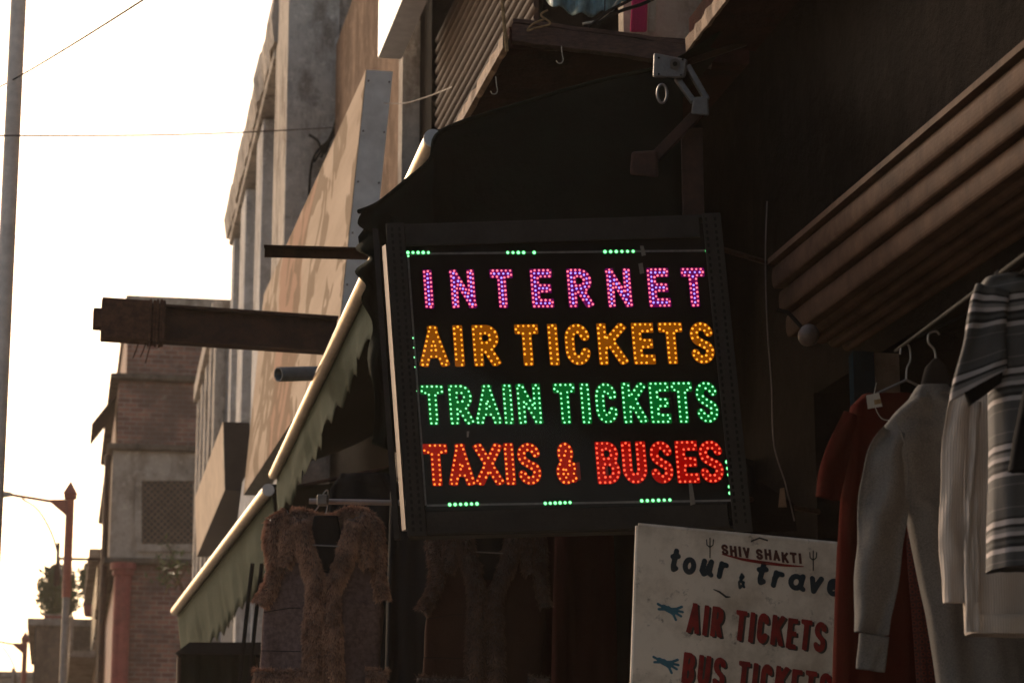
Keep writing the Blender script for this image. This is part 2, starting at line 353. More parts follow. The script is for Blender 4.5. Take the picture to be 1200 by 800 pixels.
# ------------------------------------------------------------------ letters: stroke glyphs -> filled outlines and contours
def arc(cx, cy, rx, ry, a0, a1, n=10):
    return [(cx + rx * math.cos(R(a0 + (a1 - a0) * i / n)), cy + ry * math.sin(R(a0 + (a1 - a0) * i / n))) for i in range(n + 1)]
G = {  # 's' straight strokes with square ends, 'c' curves with round ends; centre lines in a unit box
 'I': [('s', [(.5, 0), (.5, 1)])], 'N': [('s', [(0, 0), (0, 1)]), ('s', [(0, 1), (1, 0)]), ('s', [(1, 0), (1, 1)])],
 'T': [('s', [(0, 1), (1, 1)]), ('s', [(.5, 1), (.5, 0)])],
 'E': [('s', [(0, 0), (0, 1)]), ('s', [(0, 1), (1, 1)]), ('s', [(0, .5), (.88, .5)]), ('s', [(0, 0), (1, 0)])],
 'R': [('s', [(0, 0), (0, 1)]), ('c', [(0, 1), (.5, 1)] + arc(.55, .74, .45, .26, 90, -90) + [(0, .48)]), ('s', [(.5, .46), (1, 0)])],
 'A': [('s', [(0, 0), (.5, 1)]), ('s', [(.5, 1), (1, 0)]), ('s', [(.22, .27), (.78, .27)])],
 'C': [('c', arc(.5, .68, .5, .32, 15, 180) + arc(.5, .32, .5, .32, 180, 345))],
 'K': [('s', [(0, 0), (0, 1)]), ('s', [(.06, .42), (1, 1)]), ('s', [(.36, .62), (1, 0)])],
 'S': [('c', arc(.5, .76, .5, .24, 12, 235, 14) + [(.35, .53), (.65, .44)] + arc(.5, .24, .5, .24, 50, -168, 14))],
 'X': [('s', [(0, 0), (1, 1)]), ('s', [(0, 1), (1, 0)])],
 'B': [('s', [(0, 0), (0, 1)]), ('c', [(0, 1), (.5, 1)] + arc(.52, .77, .42, .23, 90, -90) + [(0, .54)]), ('c', [(0, .54), (.5, .54)] + arc(.52, .27, .48, .27, 90, -90) + [(0, 0)])],
 'U': [('s', [(0, 1), (0, .3)]), ('c', arc(.5, .3, .5, .3, 180, 360)), ('s', [(1, .3), (1, 1)])],
 '&': [('c', [(1, .05), (.3, .62)] + arc(.48, .80, .30, .20, 215, -20, 12) + [(.55, .56), (.25, .46)] + arc(.42, .24, .42, .24, 130, 335, 12) + [(.98, .42)])],
 'H': [('s', [(0, 0), (0, 1)]), ('s', [(1, 0), (1, 1)]), ('s', [(0, .52), (1, .52)])],
 'V': [('s', [(0, 1), (.5, 0)]), ('s', [(.5, 0), (1, 1)])],
 't': [('c', [(.6, 1.0), (.32, .2), (.42, .02), (.8, .1)]), ('c', [(.05, .68), (1, .74)])],
 'o': [('c', arc(.5, .34, .48, .33, 60, 420, 16))],
 'u': [('c', [(.22, .68), (.08, .15), (.28, .0), (.6, .12), (.9, .66)]), ('c', [(.92, .68), (.78, .1), (1, .0)])],
 'r': [('c', [(.25, .68), (.08, 0)]), ('c', [(.12, .35), (.45, .64), (.9, .62)])],
 'a': [('c', arc(.45, .32, .42, .31, 40, 400, 16)), ('c', [(.95, .66), (.8, .1), (1.05, .0)])],
 'v': [('c', [(.05, .66), (.32, 0), (.62, .35), (.98, .70)])],
 'e': [('c', [(.1, .32), (.85, .42)] + arc(.48, .44, .4, .25, 0, 180, 8) + arc(.52, .3, .46, .29, 170, 320, 8))],
 'l': [('c', [(.5, 1), (.25, .12), (.5, 0), (.8, .1)])],
 '8': [('c', [(.9, .08), (.3, .55), (.45, .78), (.7, .66), (.2, .3), (.35, .0), (.75, .2), (.8, .35)])],
}
def glyph_strokes(ch, W, H, th, slant=0):
    iw, ih = W - th, H - th; out = []
    for k, pts in G[ch]:
        out.append((k, [(th / 2 + x * iw if ch != 'I' else W / 2, th / 2 + y * ih) for x, y in pts]))
    if slant: out = [(k, [(x + y * slant, y) for x, y in p]) for k, p in out]
    return out
def sdf_grid(strokes, th, x0, x1, y0, y1, step, clip=None):
    nx = int((x1 - x0) / step) + 2; ny = int((y1 - y0) / step) + 2
    X, Y = np.meshgrid(x0 + np.arange(nx) * step, y0 + np.arange(ny) * step)
    d = np.full(X.shape, 1e9); h = th / 2
    for k, pts in strokes:
        for (ax, ay), (bx, by) in zip(pts[:-1], pts[1:]):
            L = math.hypot(bx - ax, by - ay) or 1e-9; ux, uy = (bx - ax) / L, (by - ay) / L
            a = (X - ax) * ux + (Y - ay) * uy; n = (X - ax) * -uy + (Y - ay) * ux
            if k == 's':
                qx = np.abs(a - L / 2) - (L / 2 + h); qy = np.abs(n) - h
                dd = np.hypot(np.maximum(qx, 0), np.maximum(qy, 0)) + np.minimum(np.maximum(qx, qy), 0)
            else:
                ac = np.clip(a, 0, L); dd = np.hypot(a - ac, n) - h
            d = np.minimum(d, dd)
    if clip: d = np.maximum(d, np.maximum(np.abs(Y - (clip[0] + clip[1]) / 2) - (clip[1] - clip[0]) / 2, -1e9))
    return X, Y, d
def fill(X, Y, d, level=0.0):
    V = []; Fc = []; idx = {}
    g = d - level; ny, nx = g.shape
    def corner(i, j):
        k = ('c', i, j)
        if k not in idx: idx[k] = len(V); V.append((X[i, j], Y[i, j]))
        return idx[k]
    def edge(i, j, k2, l2):
        k = ('e', i, j, k2, l2)
        if k not in idx:
            a, b = g[i, j], g[k2, l2]; f = a / (a - b); idx[k] = len(V); V.append((X[i, j] + f * (X[k2, l2] - X[i, j]), Y[i, j] + f * (Y[k2, l2] - Y[i, j])))
        return idx[k]
    segs = []
    for i in range(ny - 1):
        for j in range(nx - 1):
            cs = [(i, j), (i, j + 1), (i + 1, j + 1), (i + 1, j)]; ins = [g[c] < 0 for c in cs]
            if not any(ins): continue
            if all(ins): Fc.append(tuple(corner(*c) for c in cs)); continue
            poly = []; cut = []
            for q in range(4):
                c, n = cs[q], cs[(q + 1) % 4]
                if ins[q]: poly.append(corner(*c))
                if ins[q] != ins[(q + 1) % 4]:
                    e = edge(*min(c, n), *max(c, n)); poly.append(e); cut.append(e)
            if len(poly) >= 3: Fc.append(tuple(poly))
            if len(cut) == 2: segs.append(tuple(cut))
            elif len(cut) == 4: segs += [(cut[0], cut[1]), (cut[2], cut[3])]
    return V, Fc, segs
def contours(V, segs):
    adj = {}
    for a, b in segs: adj.setdefault(a, []).append(b); adj.setdefault(b, []).append(a)
    seen = set(); loops = []
    for st in adj:
        if st in seen: continue
        lp = [st]; seen.add(st); cur = st
        while True:
            nx = [q for q in adj[cur] if q not in seen]
            if not nx: break
            cur = nx[0]; seen.add(cur); lp.append(cur)
        if len(lp) > 4: loops.append([V[i] for i in lp])
    return loops
def resample(loop, step, closed=True):
    pts = loop + [loop[0]] if closed else loop
    L = [0]
    for a, b in zip(pts[:-1], pts[1:]): L.append(L[-1] + math.hypot(b[0] - a[0], b[1] - a[1]))
    n = max(2, round(L[-1] / step)); out = []; k = 0
    for i in range(n if closed else n + 1):
        s = L[-1] * i / n
        while k < len(L) - 2 and L[k + 1] < s: k += 1
        f = (s - L[k]) / max(1e-9, L[k + 1] - L[k]); out.append((pts[k][0] + f * (pts[k + 1][0] - pts[k][0]), pts[k][1] + f * (pts[k + 1][1] - pts[k][1])))
    return out

# ------------------------------------------------------------------ the setting
def struct(name, mb, m, **k):
    o = mb.build(name, m, **k); o['kind'] = 'structure'; return o
struct('ground', MB().add([(-1500, -1500, -.02), (1500, -1500, -.02), (1500, 1500, -.02), (-1500, 1500, -.02)], [(0, 1, 2, 3)]), M['ground'])
struct('road', MB().add([ST.w(-60, -11, 0), ST.w(300, -11, 0), ST.w(300, -1.1, 0), ST.w(-60, -1.1, 0)], [(3, 2, 1, 0)]), M['road'])
struct('pavement', MB().fbox(ST, -60, 300, -1.1, 2.7, -.01, .13), M['pave'])

def part_boxes(parent, name, m, fr, *boxes, bevel=0):
    return [MB().fbox(fr, *b).build(name, m, parent, bevel=bevel) for b in boxes]

# --- the shop building the signs hang on
TW = 2.72                                       # facade plane, measured across the street
shop = thing('shop_building', 'shade-darkened shop building with brown rolling shutter above hanging clothes', 'building', ST.w(8, TW, 0))
def svals(Y, t): return (Y - T.y * t) / D.y     # street coordinate of depth Y on the line t
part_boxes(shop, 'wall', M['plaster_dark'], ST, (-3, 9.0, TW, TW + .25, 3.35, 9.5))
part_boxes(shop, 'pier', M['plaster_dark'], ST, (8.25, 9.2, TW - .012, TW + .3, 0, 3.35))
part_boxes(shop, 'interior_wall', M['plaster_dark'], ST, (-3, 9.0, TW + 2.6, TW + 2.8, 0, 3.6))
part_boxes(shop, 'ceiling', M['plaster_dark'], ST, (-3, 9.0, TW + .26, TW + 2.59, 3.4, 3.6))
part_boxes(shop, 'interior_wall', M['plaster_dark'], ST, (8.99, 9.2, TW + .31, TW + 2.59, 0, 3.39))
# rolling shutter: near box with wide slats, running along the street
def shutter_box():
    a = P(905, 310, 8.2); s1 = (a - ST.o).dot(D); t1 = (a - ST.o).dot(T)
    z1 = a.z
    root = shop
    # profile in (t, z) going down from the top lip; three rounded slats then the dark under-slats
    prof = [(t1 + .02, z1 + .015), (t1 - .012, z1 + .012), (t1 - .014, z1 - .006)]
    lip = MB(); 
    lipp = [(t1 + .02, z1 + .02), (t1 - .016, z1 + .02), (t1 - .018, z1 - .002), (t1 + .02, z1 - .002)]
    def extrude(pts, s0, s2, name, m):
        mb = MB(); n = len(pts)
        v = [ST.w(s0, t, z) for t, z in pts] + [ST.w(s2, t, z) for t, z in pts]
        f = [(i, (i + 1) % n, n + (i + 1) % n, n + i) for i in range(n)] + [tuple(range(n))[::-1], tuple(range(n, 2 * n))]
        mb.add(v, f); return mb.build(name, m, root)
    extrude(lipp, -2, s1, 'shutter_lip', M['shutter'])
    h = .082; z = z1 - .006
    for k in range(3):
        ct = t1 + k * .028; pts = [(ct + .06, z)]
        for i in range(9):
            q = R(80 - 160 * i / 8); pts.append((ct + .012 - .015 * math.cos(q) ** .6, z - h / 2 + .49 * h * math.sin(q)))
        pts.append((ct + .06, z - h + .004)); extrude(pts, -2, s1 + .015 * k, 'shutter_slat', M['shutter']); z -= h
    for k in range(9):                                            # the underside of the roll
        ct = t1 + .10 + .05 * k; zz = z + .005 - .012 * k
        pts = [(ct, zz + .05)] + [(ct + .025 - .024 * math.cos(R(180 * i / 6)), zz - .016 * math.sin(R(180 * i / 6))) for i in range(7)] + [(ct + .049, zz + .05)]
        extrude(pts, -2, s1 + .01, 'shutter_slat', M['shutter'])
    return s1, t1, z1
s1, t1, z1 = shutter_box()
# overhead slabs with red soffits: two balconies, then an added shade slab
def slab(corner_px, Y0, Y1, zthick, tw, name):
    a = P(*corner_px); s0 = (a - ST.o).dot(D); t0 = (a - ST.o).dot(T); return s0, t0, a.z
a = P(597, 52, 10.0); sA = a.dot(D); tA = a.dot(T); zA = a.z
part_boxes(shop, 'overhead_slab', M['soffit_red'], ST, (sA + .055, sA + 4.2, tA + .01, TW + .3, zA, zA + .10))
b_ = P(808, 55, 9.2); sB = b_.dot(D); tB = b_.dot(T); zB = b_.z
part_boxes(shop, 'overhead_slab', M['soffit_red'], ST, (sB - 8, sB, tB, TW - .005, zB, zB + .12))
part_boxes(shop, 'overhead_slab', M['soffit_red'], ST, (sB - 14, sB - 3.2, -1.0, tB - .03, zB + .005, zB + .12))  # unseen, added to keep sky light off the sign and clothes
mbk = MB(); pr = None
for i in range(40):                                             # splintered raw edge of the near slab
    s_ = sB - 2.2 * i / 39; j = random.uniform(-.006, .008) + .012 * noise.noise(Vector((i * .4, 0, 5)))
    ring = [ST.w(s_, tB - .014 + j * .5, zB - .02 + j), ST.w(s_, tB - .004, zB - .022 + j), ST.w(s_, tB - .004, zB + .04), ST.w(s_, tB - .016 + j, zB + .035)]
    if pr: 
        n = len(mbk.v); mbk.add(pr + ring, [(0, 1, 5, 4), (1, 2, 6, 5), (2, 3, 7, 6), (3, 0, 4, 7)])
    pr = ring
mbk.build('slab_edge', M['wood_pale'], shop)
# far slab: splintered left edge and the front plank
mbk = MB(); pr = None
for i in range(40):
    s_ = sA + .05 + 2.8 * i / 39; j = random.uniform(-.006, .008) + .014 * noise.noise(Vector((i * .35, 0, 2)))
    ring = [ST.w(s_, tA - .02 + j * .5, zA - .0 + j), ST.w(s_, tA + .004, zA - .01 + j), ST.w(s_, tA + .004, zA + .06), ST.w(s_, tA - .02 + j, zA + .06)]
    if pr: mbk.add(pr + ring, [(0, 1, 5, 4), (1, 2, 6, 5), (2, 3, 7, 6), (3, 0, 4, 7)])
    pr = ring
mbk.build('slab_edge', M['wood_pale'], shop)
def plank(p0, p1, h, d, name, parent, m):
    mb = MB(); k = 26; rings = []
    for i in range(k + 1):
        c = p0.lerp(p1, i / k); ax = (p1 - p0).normalized(); dd = Vector((0, 1, 0)) * d
        j = noise.noise(c * 9) * .006; rings.append([c + Z * (h / 2 + j), c + dd + Z * (h / 2 + j), c + dd + Z * (-h / 2 + j * 1.4), c + Z * (-h / 2 + j * 1.4)])
    for r0, r1 in zip(rings[:-1], rings[1:]): mb.add(r0 + r1, [(0, 1, 5, 4), (1, 2, 6, 5), (2, 3, 7, 6), (3, 0, 4, 7)])
    mb.add(rings[0], [(0, 3, 2, 1)]); mb.add(rings[-1], [(0, 1, 2, 3)])
    return mb.build(name, m, parent, bevel=.003)
plank(P(600, 38, 9.97), P(834, 66, 9.93), .082, .05, 'fascia_plank', shop, M['wood'])
plank(P(601, 24, 9.99), P(832, 53, 9.95), .02, .07, 'fascia_plank', shop, M['wood'])
# upper storey of the shop, set back behind the far slab
part_boxes(shop, 'wall', M['plaster_dark'], ST, (9.01, 26, TW + .26, TW + .5, 0, zA))  # lower wall coloured near-black for the shade below the slab
part_boxes(shop, 'wall', M['plaster_pale'], ST, (9.01, 26, TW + .27, TW + .5, zA + .002, 9.5))
part_boxes(shop, 'partition_wall', M['plaster_pale'], ST, (10.5, 10.6, 2.56, TW + .26, zA + .11, 9.0))
# corrugated rolling shutter on the upper storey
cs0, cs1 = svals(12.3, 2.45), svals(15.6, 2.45)
cz0 = 4.7
for k in range(34):
    z = cz0 + k * .075; pts = [(2.47, z)] + [(2.47 - .028 * math.sin(R(180 * i / 6)) ** .8 - .002, z + .068 * i / 6) for i in range(1, 6)] + [(2.47, z + .074)]
    mb = MB(); n = len(pts); mb.add([ST.w(cs0, t, q) for t, q in pts] + [ST.w(cs1, t, q) for t, q in pts], [(i, (i + 1) % n, n + (i + 1) % n, n + i) for i in range(n)] + [tuple(range(n))[::-1], tuple(range(n, 2 * n))])
    mb.build('shutter_slat', M['corrugated'], shop)
part_boxes(shop, 'shutter_backing', M['plaster_dark'], ST, (cs0, cs1, 2.49, TW + .24, cz0, cz0 + 2.6))
part_boxes(shop, 'door_jamb', M['plaster_dark'], ST, (cs1 + .02, cs1 + .55, 2.42, TW + .24, 0.15, 9))
part_boxes(shop, 'door_jamb', M['plaster_old'], ST, (cs1 + .57, cs1 + .75, 2.30, TW + .24, 4.3, 9))
part_boxes(shop, 'wall', M['plaster_brown'], ST, (cs1 + .77, cs1 + 5.2, 2.36, TW + .23, 5.4, 9))
part_boxes(shop, 'wall', M['plaster_dark'], ST, (cs1 + .77, cs1 + 5.2, 2.365, TW + .23, 0.15, 5.398))  # same wall, shade under the awnings put into its colour

# --- weathered concrete building beyond, with piers and deep bays
O2 = P(341, 0, 21); d2 = hdir(88); B2 = Frame(O2, d2)
conc = thing('concrete_building', 'weathered concrete building with deep window bays, dark stained end wall', 'building', B2.w(0, 0, 0))
part_boxes(conc, 'end_wall', M['plaster_stain'], B2, (0, .2, .012, 5, 0, 11.5))
part_boxes(conc, 'wall', M['plaster_blue'], B2, (.21, 8.7, .5, 5, 0, 10.0))
for s in (-.02, 3.35, 6.0, 8.2):
    part_boxes(conc, 'pier', M['plaster_old' if s < 0 else 'plaster_blue'], B2, (s, s + (1.5 if s < 0 else .95 if s < 8 else .5), -.02 if s < 0 else 0, .45, 0, 11.5 if s < 0 else 9.48), bevel=.015)
for i, z in enumerate((3.2, 9.5)):
    part_boxes(conc, 'floor_slab', M['plaster_old'], B2, (1.49, 8.7, -.04, .49, z, z + .28), bevel=.02)
mb = MB()
prev = None                                             # crumbling parapet with an uneven outer face
for i in range(60):
    s = 1.3 + 7.45 * i / 59; j = noise.noise(Vector((s * 1.7, 3, 0))) * .05 + noise.noise(Vector((s * 6, 1, 0))) * .03
    h = 10.15 + noise.noise(Vector((s * 2.1, 9, 0))) * .10
    ring = [B2.w(s, -.06 + j, 9.6), B2.w(s, -.09 + j * 1.3, 9.85), B2.w(s, -.05 + j * .6, h), B2.w(s, .3, h), B2.w(s, .3, 9.6)]
    if prev: mb.add(prev + ring, [(k, (k + 1) % 5, 5 + (k + 1) % 5, 5 + k) for k in range(5)])
    else: mb.add(ring, [(4, 3, 2, 1, 0)])
    prev = ring
mb.add(prev, [(0, 1, 2, 3, 4)]); mb.build('parapet', M['plaster_old'], conc)
for s in (1.5, 4.3, 6.5):                               # shuttered windows in the bays
    for z0, z1w in ((.9, 3.0), (4.4, 8.2)):
        wd = MB().fbox(B2, s + .2, s + 1.75, .44, .52, z0, z1w).build('window', M['dark_wood'], conc)
        MB().fbox(B2, s + .93, s + 1.0, .42, .44, z0, z1w).build('mullion', M['plaster_blue'], wd)
hole = MB(); hc = B2.w(.0, -.023, 0)
hp = P(338, 85, 20.9)
hole.add([hp + Vector((.012 * math.cos(q) * 1.2, -.012 * 0, .12 * math.sin(q))) for q in [2 * math.pi * i / 14 for i in range(14)]] + [hp + Vector((.012 * math.cos(q) * 1.2, .06, .12 * math.sin(q))) for q in [2 * math.pi * i / 14 for i in range(14)]],
         [tuple(range(14))[::-1]] + [(i, (i + 1) % 14, 14 + (i + 1) % 14, 14 + i) for i in range(14)])

# --- plain plastered building beyond that
O3 = P(254, 352, 29.8); d3 = hdir(100); B2b = Frame(O3, d3)
plain = thing('plaster_building', 'grey plastered building with narrow pilasters behind the concrete one', 'building', B2b.w(0, 0, 0))
zr = O3.z
part_boxes(plain, 'wall', M['plaster_blue'], B2b, (.02, 5.4, .12, 5, 0, zr - .05))
part_boxes(plain, 'cornice', M['plaster_old'], B2b, (0, 5.5, -.05, .4, zr - .25, zr))
for k in range(5): part_boxes(plain, 'pilaster', M['plaster_old'], B2b, (.0 + 1.25 * k, .45 + 1.25 * k, 0, .14, 0, zr - .27), bevel=.02)
for k in range(4):
    for z0 in (1.0, 4.6): part_boxes(plain, 'window', M['dark_wood'], B2b, (.55 + 1.25 * k, 1.15 + 1.25 * k, .08, .13, z0, z0 + 1.6))

# --- brick building facing us further on
YB = 42
brick = thing('brick_building', 'old brick building with lattice window and red corner column', 'building', P(150, 345, YB) * 1.0 - Z * P(150, 345, YB).z)
cB = P(150, 345, YB); d4 = hdir(60); B3 = Frame(cB, d4)
def uvbox(mb_name, s0, s1, t0, t1, z0, z1, parent, m, fr=None):
    fr = fr or B3; mb = MB(); mb.fbox(fr, s0, s1, t0, t1, z0, z1); o = mb.build(mb_name, m, parent)
    me = o.data; l = me.uv_layers[0].data
    for p in me.polygons:
        n = p.normal
        for li in p.loop_indices:
            v = me.vertices[me.loops[li].vertex_index].co
            l[li].uv = (v.dot(fr.t) if abs(n.dot(fr.d)) > .6 else v.dot(fr.d), v.z if abs(n.z) < .7 else v.dot(fr.t))
    return o
def zat(py): return P(150, py, YB).z
zt, zc1, zc2, zf = zat(345), zat(438), zat(520), zat(653)
uvbox('wall', .1, 9, .02, 6, zc1, zt - .2, brick, M['brick'])
uvbox('wall', .02, 9, -.10, 6, zc2, zc1 - .12, brick, M['brick'])
uvbox('wall', 0, 9, -.16, 6, zf, zc2 - .1, brick, M['stone_trim'])
uvbox('wall', .06, 9, -.02, 6, 0, zf - .1, brick, M['brick'])
part_boxes(brick, 'coping', M['stone_trim'], B3, (.05, 9.1, -.03, 6.1, zt - .19, zt))
for z in (zc1, zc2, zf): part_boxes(brick, 'cornice', M['stone_dark'], B3, (-.12, 9.1, -.26, 6.1, z - .12 + .005, z - .005), bevel=.03)
# little tilted sunshade on the street side
mb = MB(); q0 = B3.w(.3, -.10, zc2 + .9); mb.hexa([B3.w(.3, -.12, zc2 + .95), B3.w(2.3, -.12, zc2 + .95), B3.w(2.3, -.55, zc2 + .35), B3.w(.3, -.55, zc2 + .35), B3.w(.3, -.12, zc2 + 1.0), B3.w(2.3, -.12, zc2 + 1.0), B3.w(2.3, -.55, zc2 + .4), B3.w(.3, -.55, zc2 + .4)])
mb.build('sunshade', M['rust'], brick)
# lattice window
def pB(px, py, off=0):
    r = ray(px, py); n = B3.d; o = B3.w(off, 0, 0); k = (o - CAM).dot(n) / r.dot(n); return CAM + r * k
wl, wr, wtop, wbot = 166, 226, 563, 637
win = thing  # noqa
def quadbox(c4, depth, name, m, parent):
    v = [Vector(c) for c in c4]; return MB().hexa([x for x in v] + [x + B3.d * depth for x in v]).build(name, m, parent)
wobj = quadbox([pB(wl, wbot, -.015), pB(wr, wbot, -.015), pB(wr, wtop, -.015), pB(wl, wtop, -.015)], .012, 'window', M['dark_wood'], brick)
lat = MB(); nb = 9
A_, B_, C_ = pB(wl, wbot, -.03), pB(wr, wbot, -.03), pB(wl, wtop, -.03); U_, V_ = B_ - A_, C_ - A_
ul, vl = U_.length, V_.length; uu, vv = U_.normalized(), V_.normalized(); st_ = .115
for sgn in (1, -1):
    for k in range(-20, 30):
        pts = []
        for c in range(0, 101):
            x = ul * c / 100; y = sgn * (x * 1.0) + k * st_
            if 0 <= y <= vl: pts.append((x, y))
        if len(pts) > 2:
            a0 = A_ + uu * pts[0][0] + vv * pts[0][1]; a1 = A_ + uu * pts[-1][0] + vv * pts[-1][1]; lat.tube([a0, a1], .016, 4)
lat.build('lattice', M['lattice'], wobj, kind='stuff')
for x0, x1, y0, y1 in ((wl - 6, wr + 6, wtop - 9, wtop), (wl - 6, wr + 6, wbot, wbot + 9), (wl - 8, wl, wtop, wbot)):
    quadbox([pB(x0, y1, -.05), pB(x1, y1, -.05), pB(x1, y0, -.05), pB(x0, y0, -.05)], .035, 'frame', M['stone_trim'], wobj)
colm = MB(); c0 = pB(147, 655, -.02); rr = .15
colm.tube([Vector((c0.x, c0.y - .22, z)) for z in (0, zf - .35, zf - .34, zf - .25, zf - .24, zf - .13)], [rr, rr, rr * 1.25, rr * 1.25, rr * 1.5, rr * 1.5], 14)
colm.build('column', M['red_paint'], brick)
MB().tube([B3.w(.3, -.24, 0), B3.w(.3, -.24, zc2 - .15)], .06, 8).build('drain_pipe', M['rust'], brick)
br_ = MB(); bp = B3.w(3.0, -.2, zf + .35); br_.tube([bp, bp - B3.t * .85], .03, 6); br_.tube([bp - B3.t * .85 - Z * .35, bp - B3.t * .85 + Z * .3], .035, 6)
br_.tube([bp - B3.t * .85 - Z * .1, bp - B3.t * .85 - Z * .5], .06, 6); br_.build('wall_bracket', M['rust'], brick)

# --- further houses along the left end of the row
def row_house(name, label, s0, s1, t0, z, m, trims):
    fr = B3; o = thing(name, label, 'building', fr.w(s0, t0, 0))
    MB().fbox(fr, s0, s1, t0, t0 + 6, 0, z).build('wall', m, o)
    MB().fbox(fr, s0 - .1, s1 + .1, t0 - .22, t0 + 6, z + .003, z + .18).build('roof_slab', M['stone_trim'], o)
    for zz in trims:
        MB().fbox(fr, s0 - .02, s1, t0 - .55, t0 - .002, zz, zz + .14).build('balcony', M['stone_trim'], o)
        MB().fbox(fr, s0 - .02, s1, t0 - .55, t0 - .48, zz + .15, zz + .85).build('railing', M['stone_trim'], o)
    n = int((s1 - s0) / 1.6)
    for zz in [1] + [q + .3 for q in trims]:
        for k in range(n): MB().fbox(fr, s0 + .4 + 1.6 * k, s0 + 1.3 + 1.6 * k, t0 - .03, t0 + .05, zz + .2, zz + 1.7).build('window', M['dark_wood'], o)
    return o
row_house('terrace_house', 'brown terrace house with balcony just beyond the red column', 9.2, 18, -.2, 8.4, M['plaster_brown'], (3.4, 6.3))
row_house('terrace_house', 'farther dim house below the roof plants', 18.5, 29.5, -1.55, 7.9, M['plaster_brown'], (3.3, 6.0))
row_house('terrace_house', 'farthest hazy house at the bottom left end of the row', 30.5, 48, -2.7, 7.6, M['plaster_pale'], (3.2, 5.4))
# water tank stand and roof plants
def leaf_cloud(name, centre, rx, ry, rz, n, size, parent, m):
    mb = MB()
    for i in range(n):
        d = Vector((random.gauss(0, 1), random.gauss(0, 1), random.gauss(0, 1))).normalized() * random.random() ** .5
        c = Vector(centre) + Vector((d.x * rx, d.y * ry, d.z * rz)); c += Vector((random.gauss(0, .06), random.gauss(0, .06), random.gauss(0, .06)))
        a = Vector((random.gauss(0, 1), random.gauss(0, 1), random.gauss(0, 1))).normalized(); b = a.orthogonal().normalized(); s = size * random.uniform(.5, 1.3)
        mb.add([c - a * s, c + b * s * .35, c + a * s, c - b * s * .35], [(0, 1, 2, 3)])
    return mb.build(name, m, parent)
def shrub(name, label, px, pz, Y, wpx, hpx, group=None, pot=True):
    c = P(px, pz, Y); k = Y / F; rt = thing(name, label, 'plant', c, group)
    leaf_cloud('foliage', c + Z * (hpx * k * .55), wpx * k * .5, wpx * k * .5, hpx * k * .5, 1500, .13, rt, M['leaf'])
    mb = MB()
    for i in range(7):
        a = random.uniform(0, 6.28); mb.tube([c, c + Vector((math.cos(a) * .1, math.sin(a) * .1, hpx * k * .4)), c + Vector((math.cos(a) * wpx * k * .4, math.sin(a) * wpx * k * .3, hpx * k * .95))], [.02, .014, .006], 5)
    mb.build('stem', M['twig'], rt)
    if pot: MB().tube([c - Z * .35, c - Z * .3, c + Z * .02], [.16, .2, .24], 10).build('pot', M['red_paint'], rt)
    return rt
shrub('roof_plant', 'tall bushy roof plant beside the street lamp post', 66, 738, 61.5, 46, 74)
shrub('roof_plant', 'smaller roof plant between lamp post and brick building', 108, 706, 60.5, 24, 46)
mbt = thing('planter_box', 'red painted planter box below the bushy roof plant', 'planter', P(62, 748, 61.2))
MB().box(P(62, 736, 61.2), (.20, 0, 0), (0, .2, 0), (0, 0, .3)).build('box', M['red_paint'], mbt)
MB().box(P(62, 736, 61.2) + Z * .325, (.22, 0, 0), (0, .22, 0), (0, 0, .02)).build('rim', M['stone_trim'], mbt)
# plant sprouting from the wall by the column
sp = P(205, 690, 36); rt = thing('sprouting_plant', 'small leafy sapling sprouting from the brick wall above the awning end', 'plant', sp)
mb = MB(); mb.tube([sp - Z * .15 + Vector((.15, .3, 0)), sp + Vector((-.02, 0, .3)), sp + Vector((-.1, 0, .65))], [.03, .02, .008], 5)
mb.tube([sp + Vector((.02, 0, .1)), sp + Vector((-.25, 0, .35)), sp + Vector((-.3, 0, .55))], [.02, .012, .005], 5); mb.tube([sp, sp + Vector((.2, 0, .4))], [.02, .006], 5); mb.build('stem', M['twig'], rt)
leaf_cloud('foliage', sp + Vector((-.08, 0, .35)), .28, .2, .38, 130, .055, rt, M['leaf'])

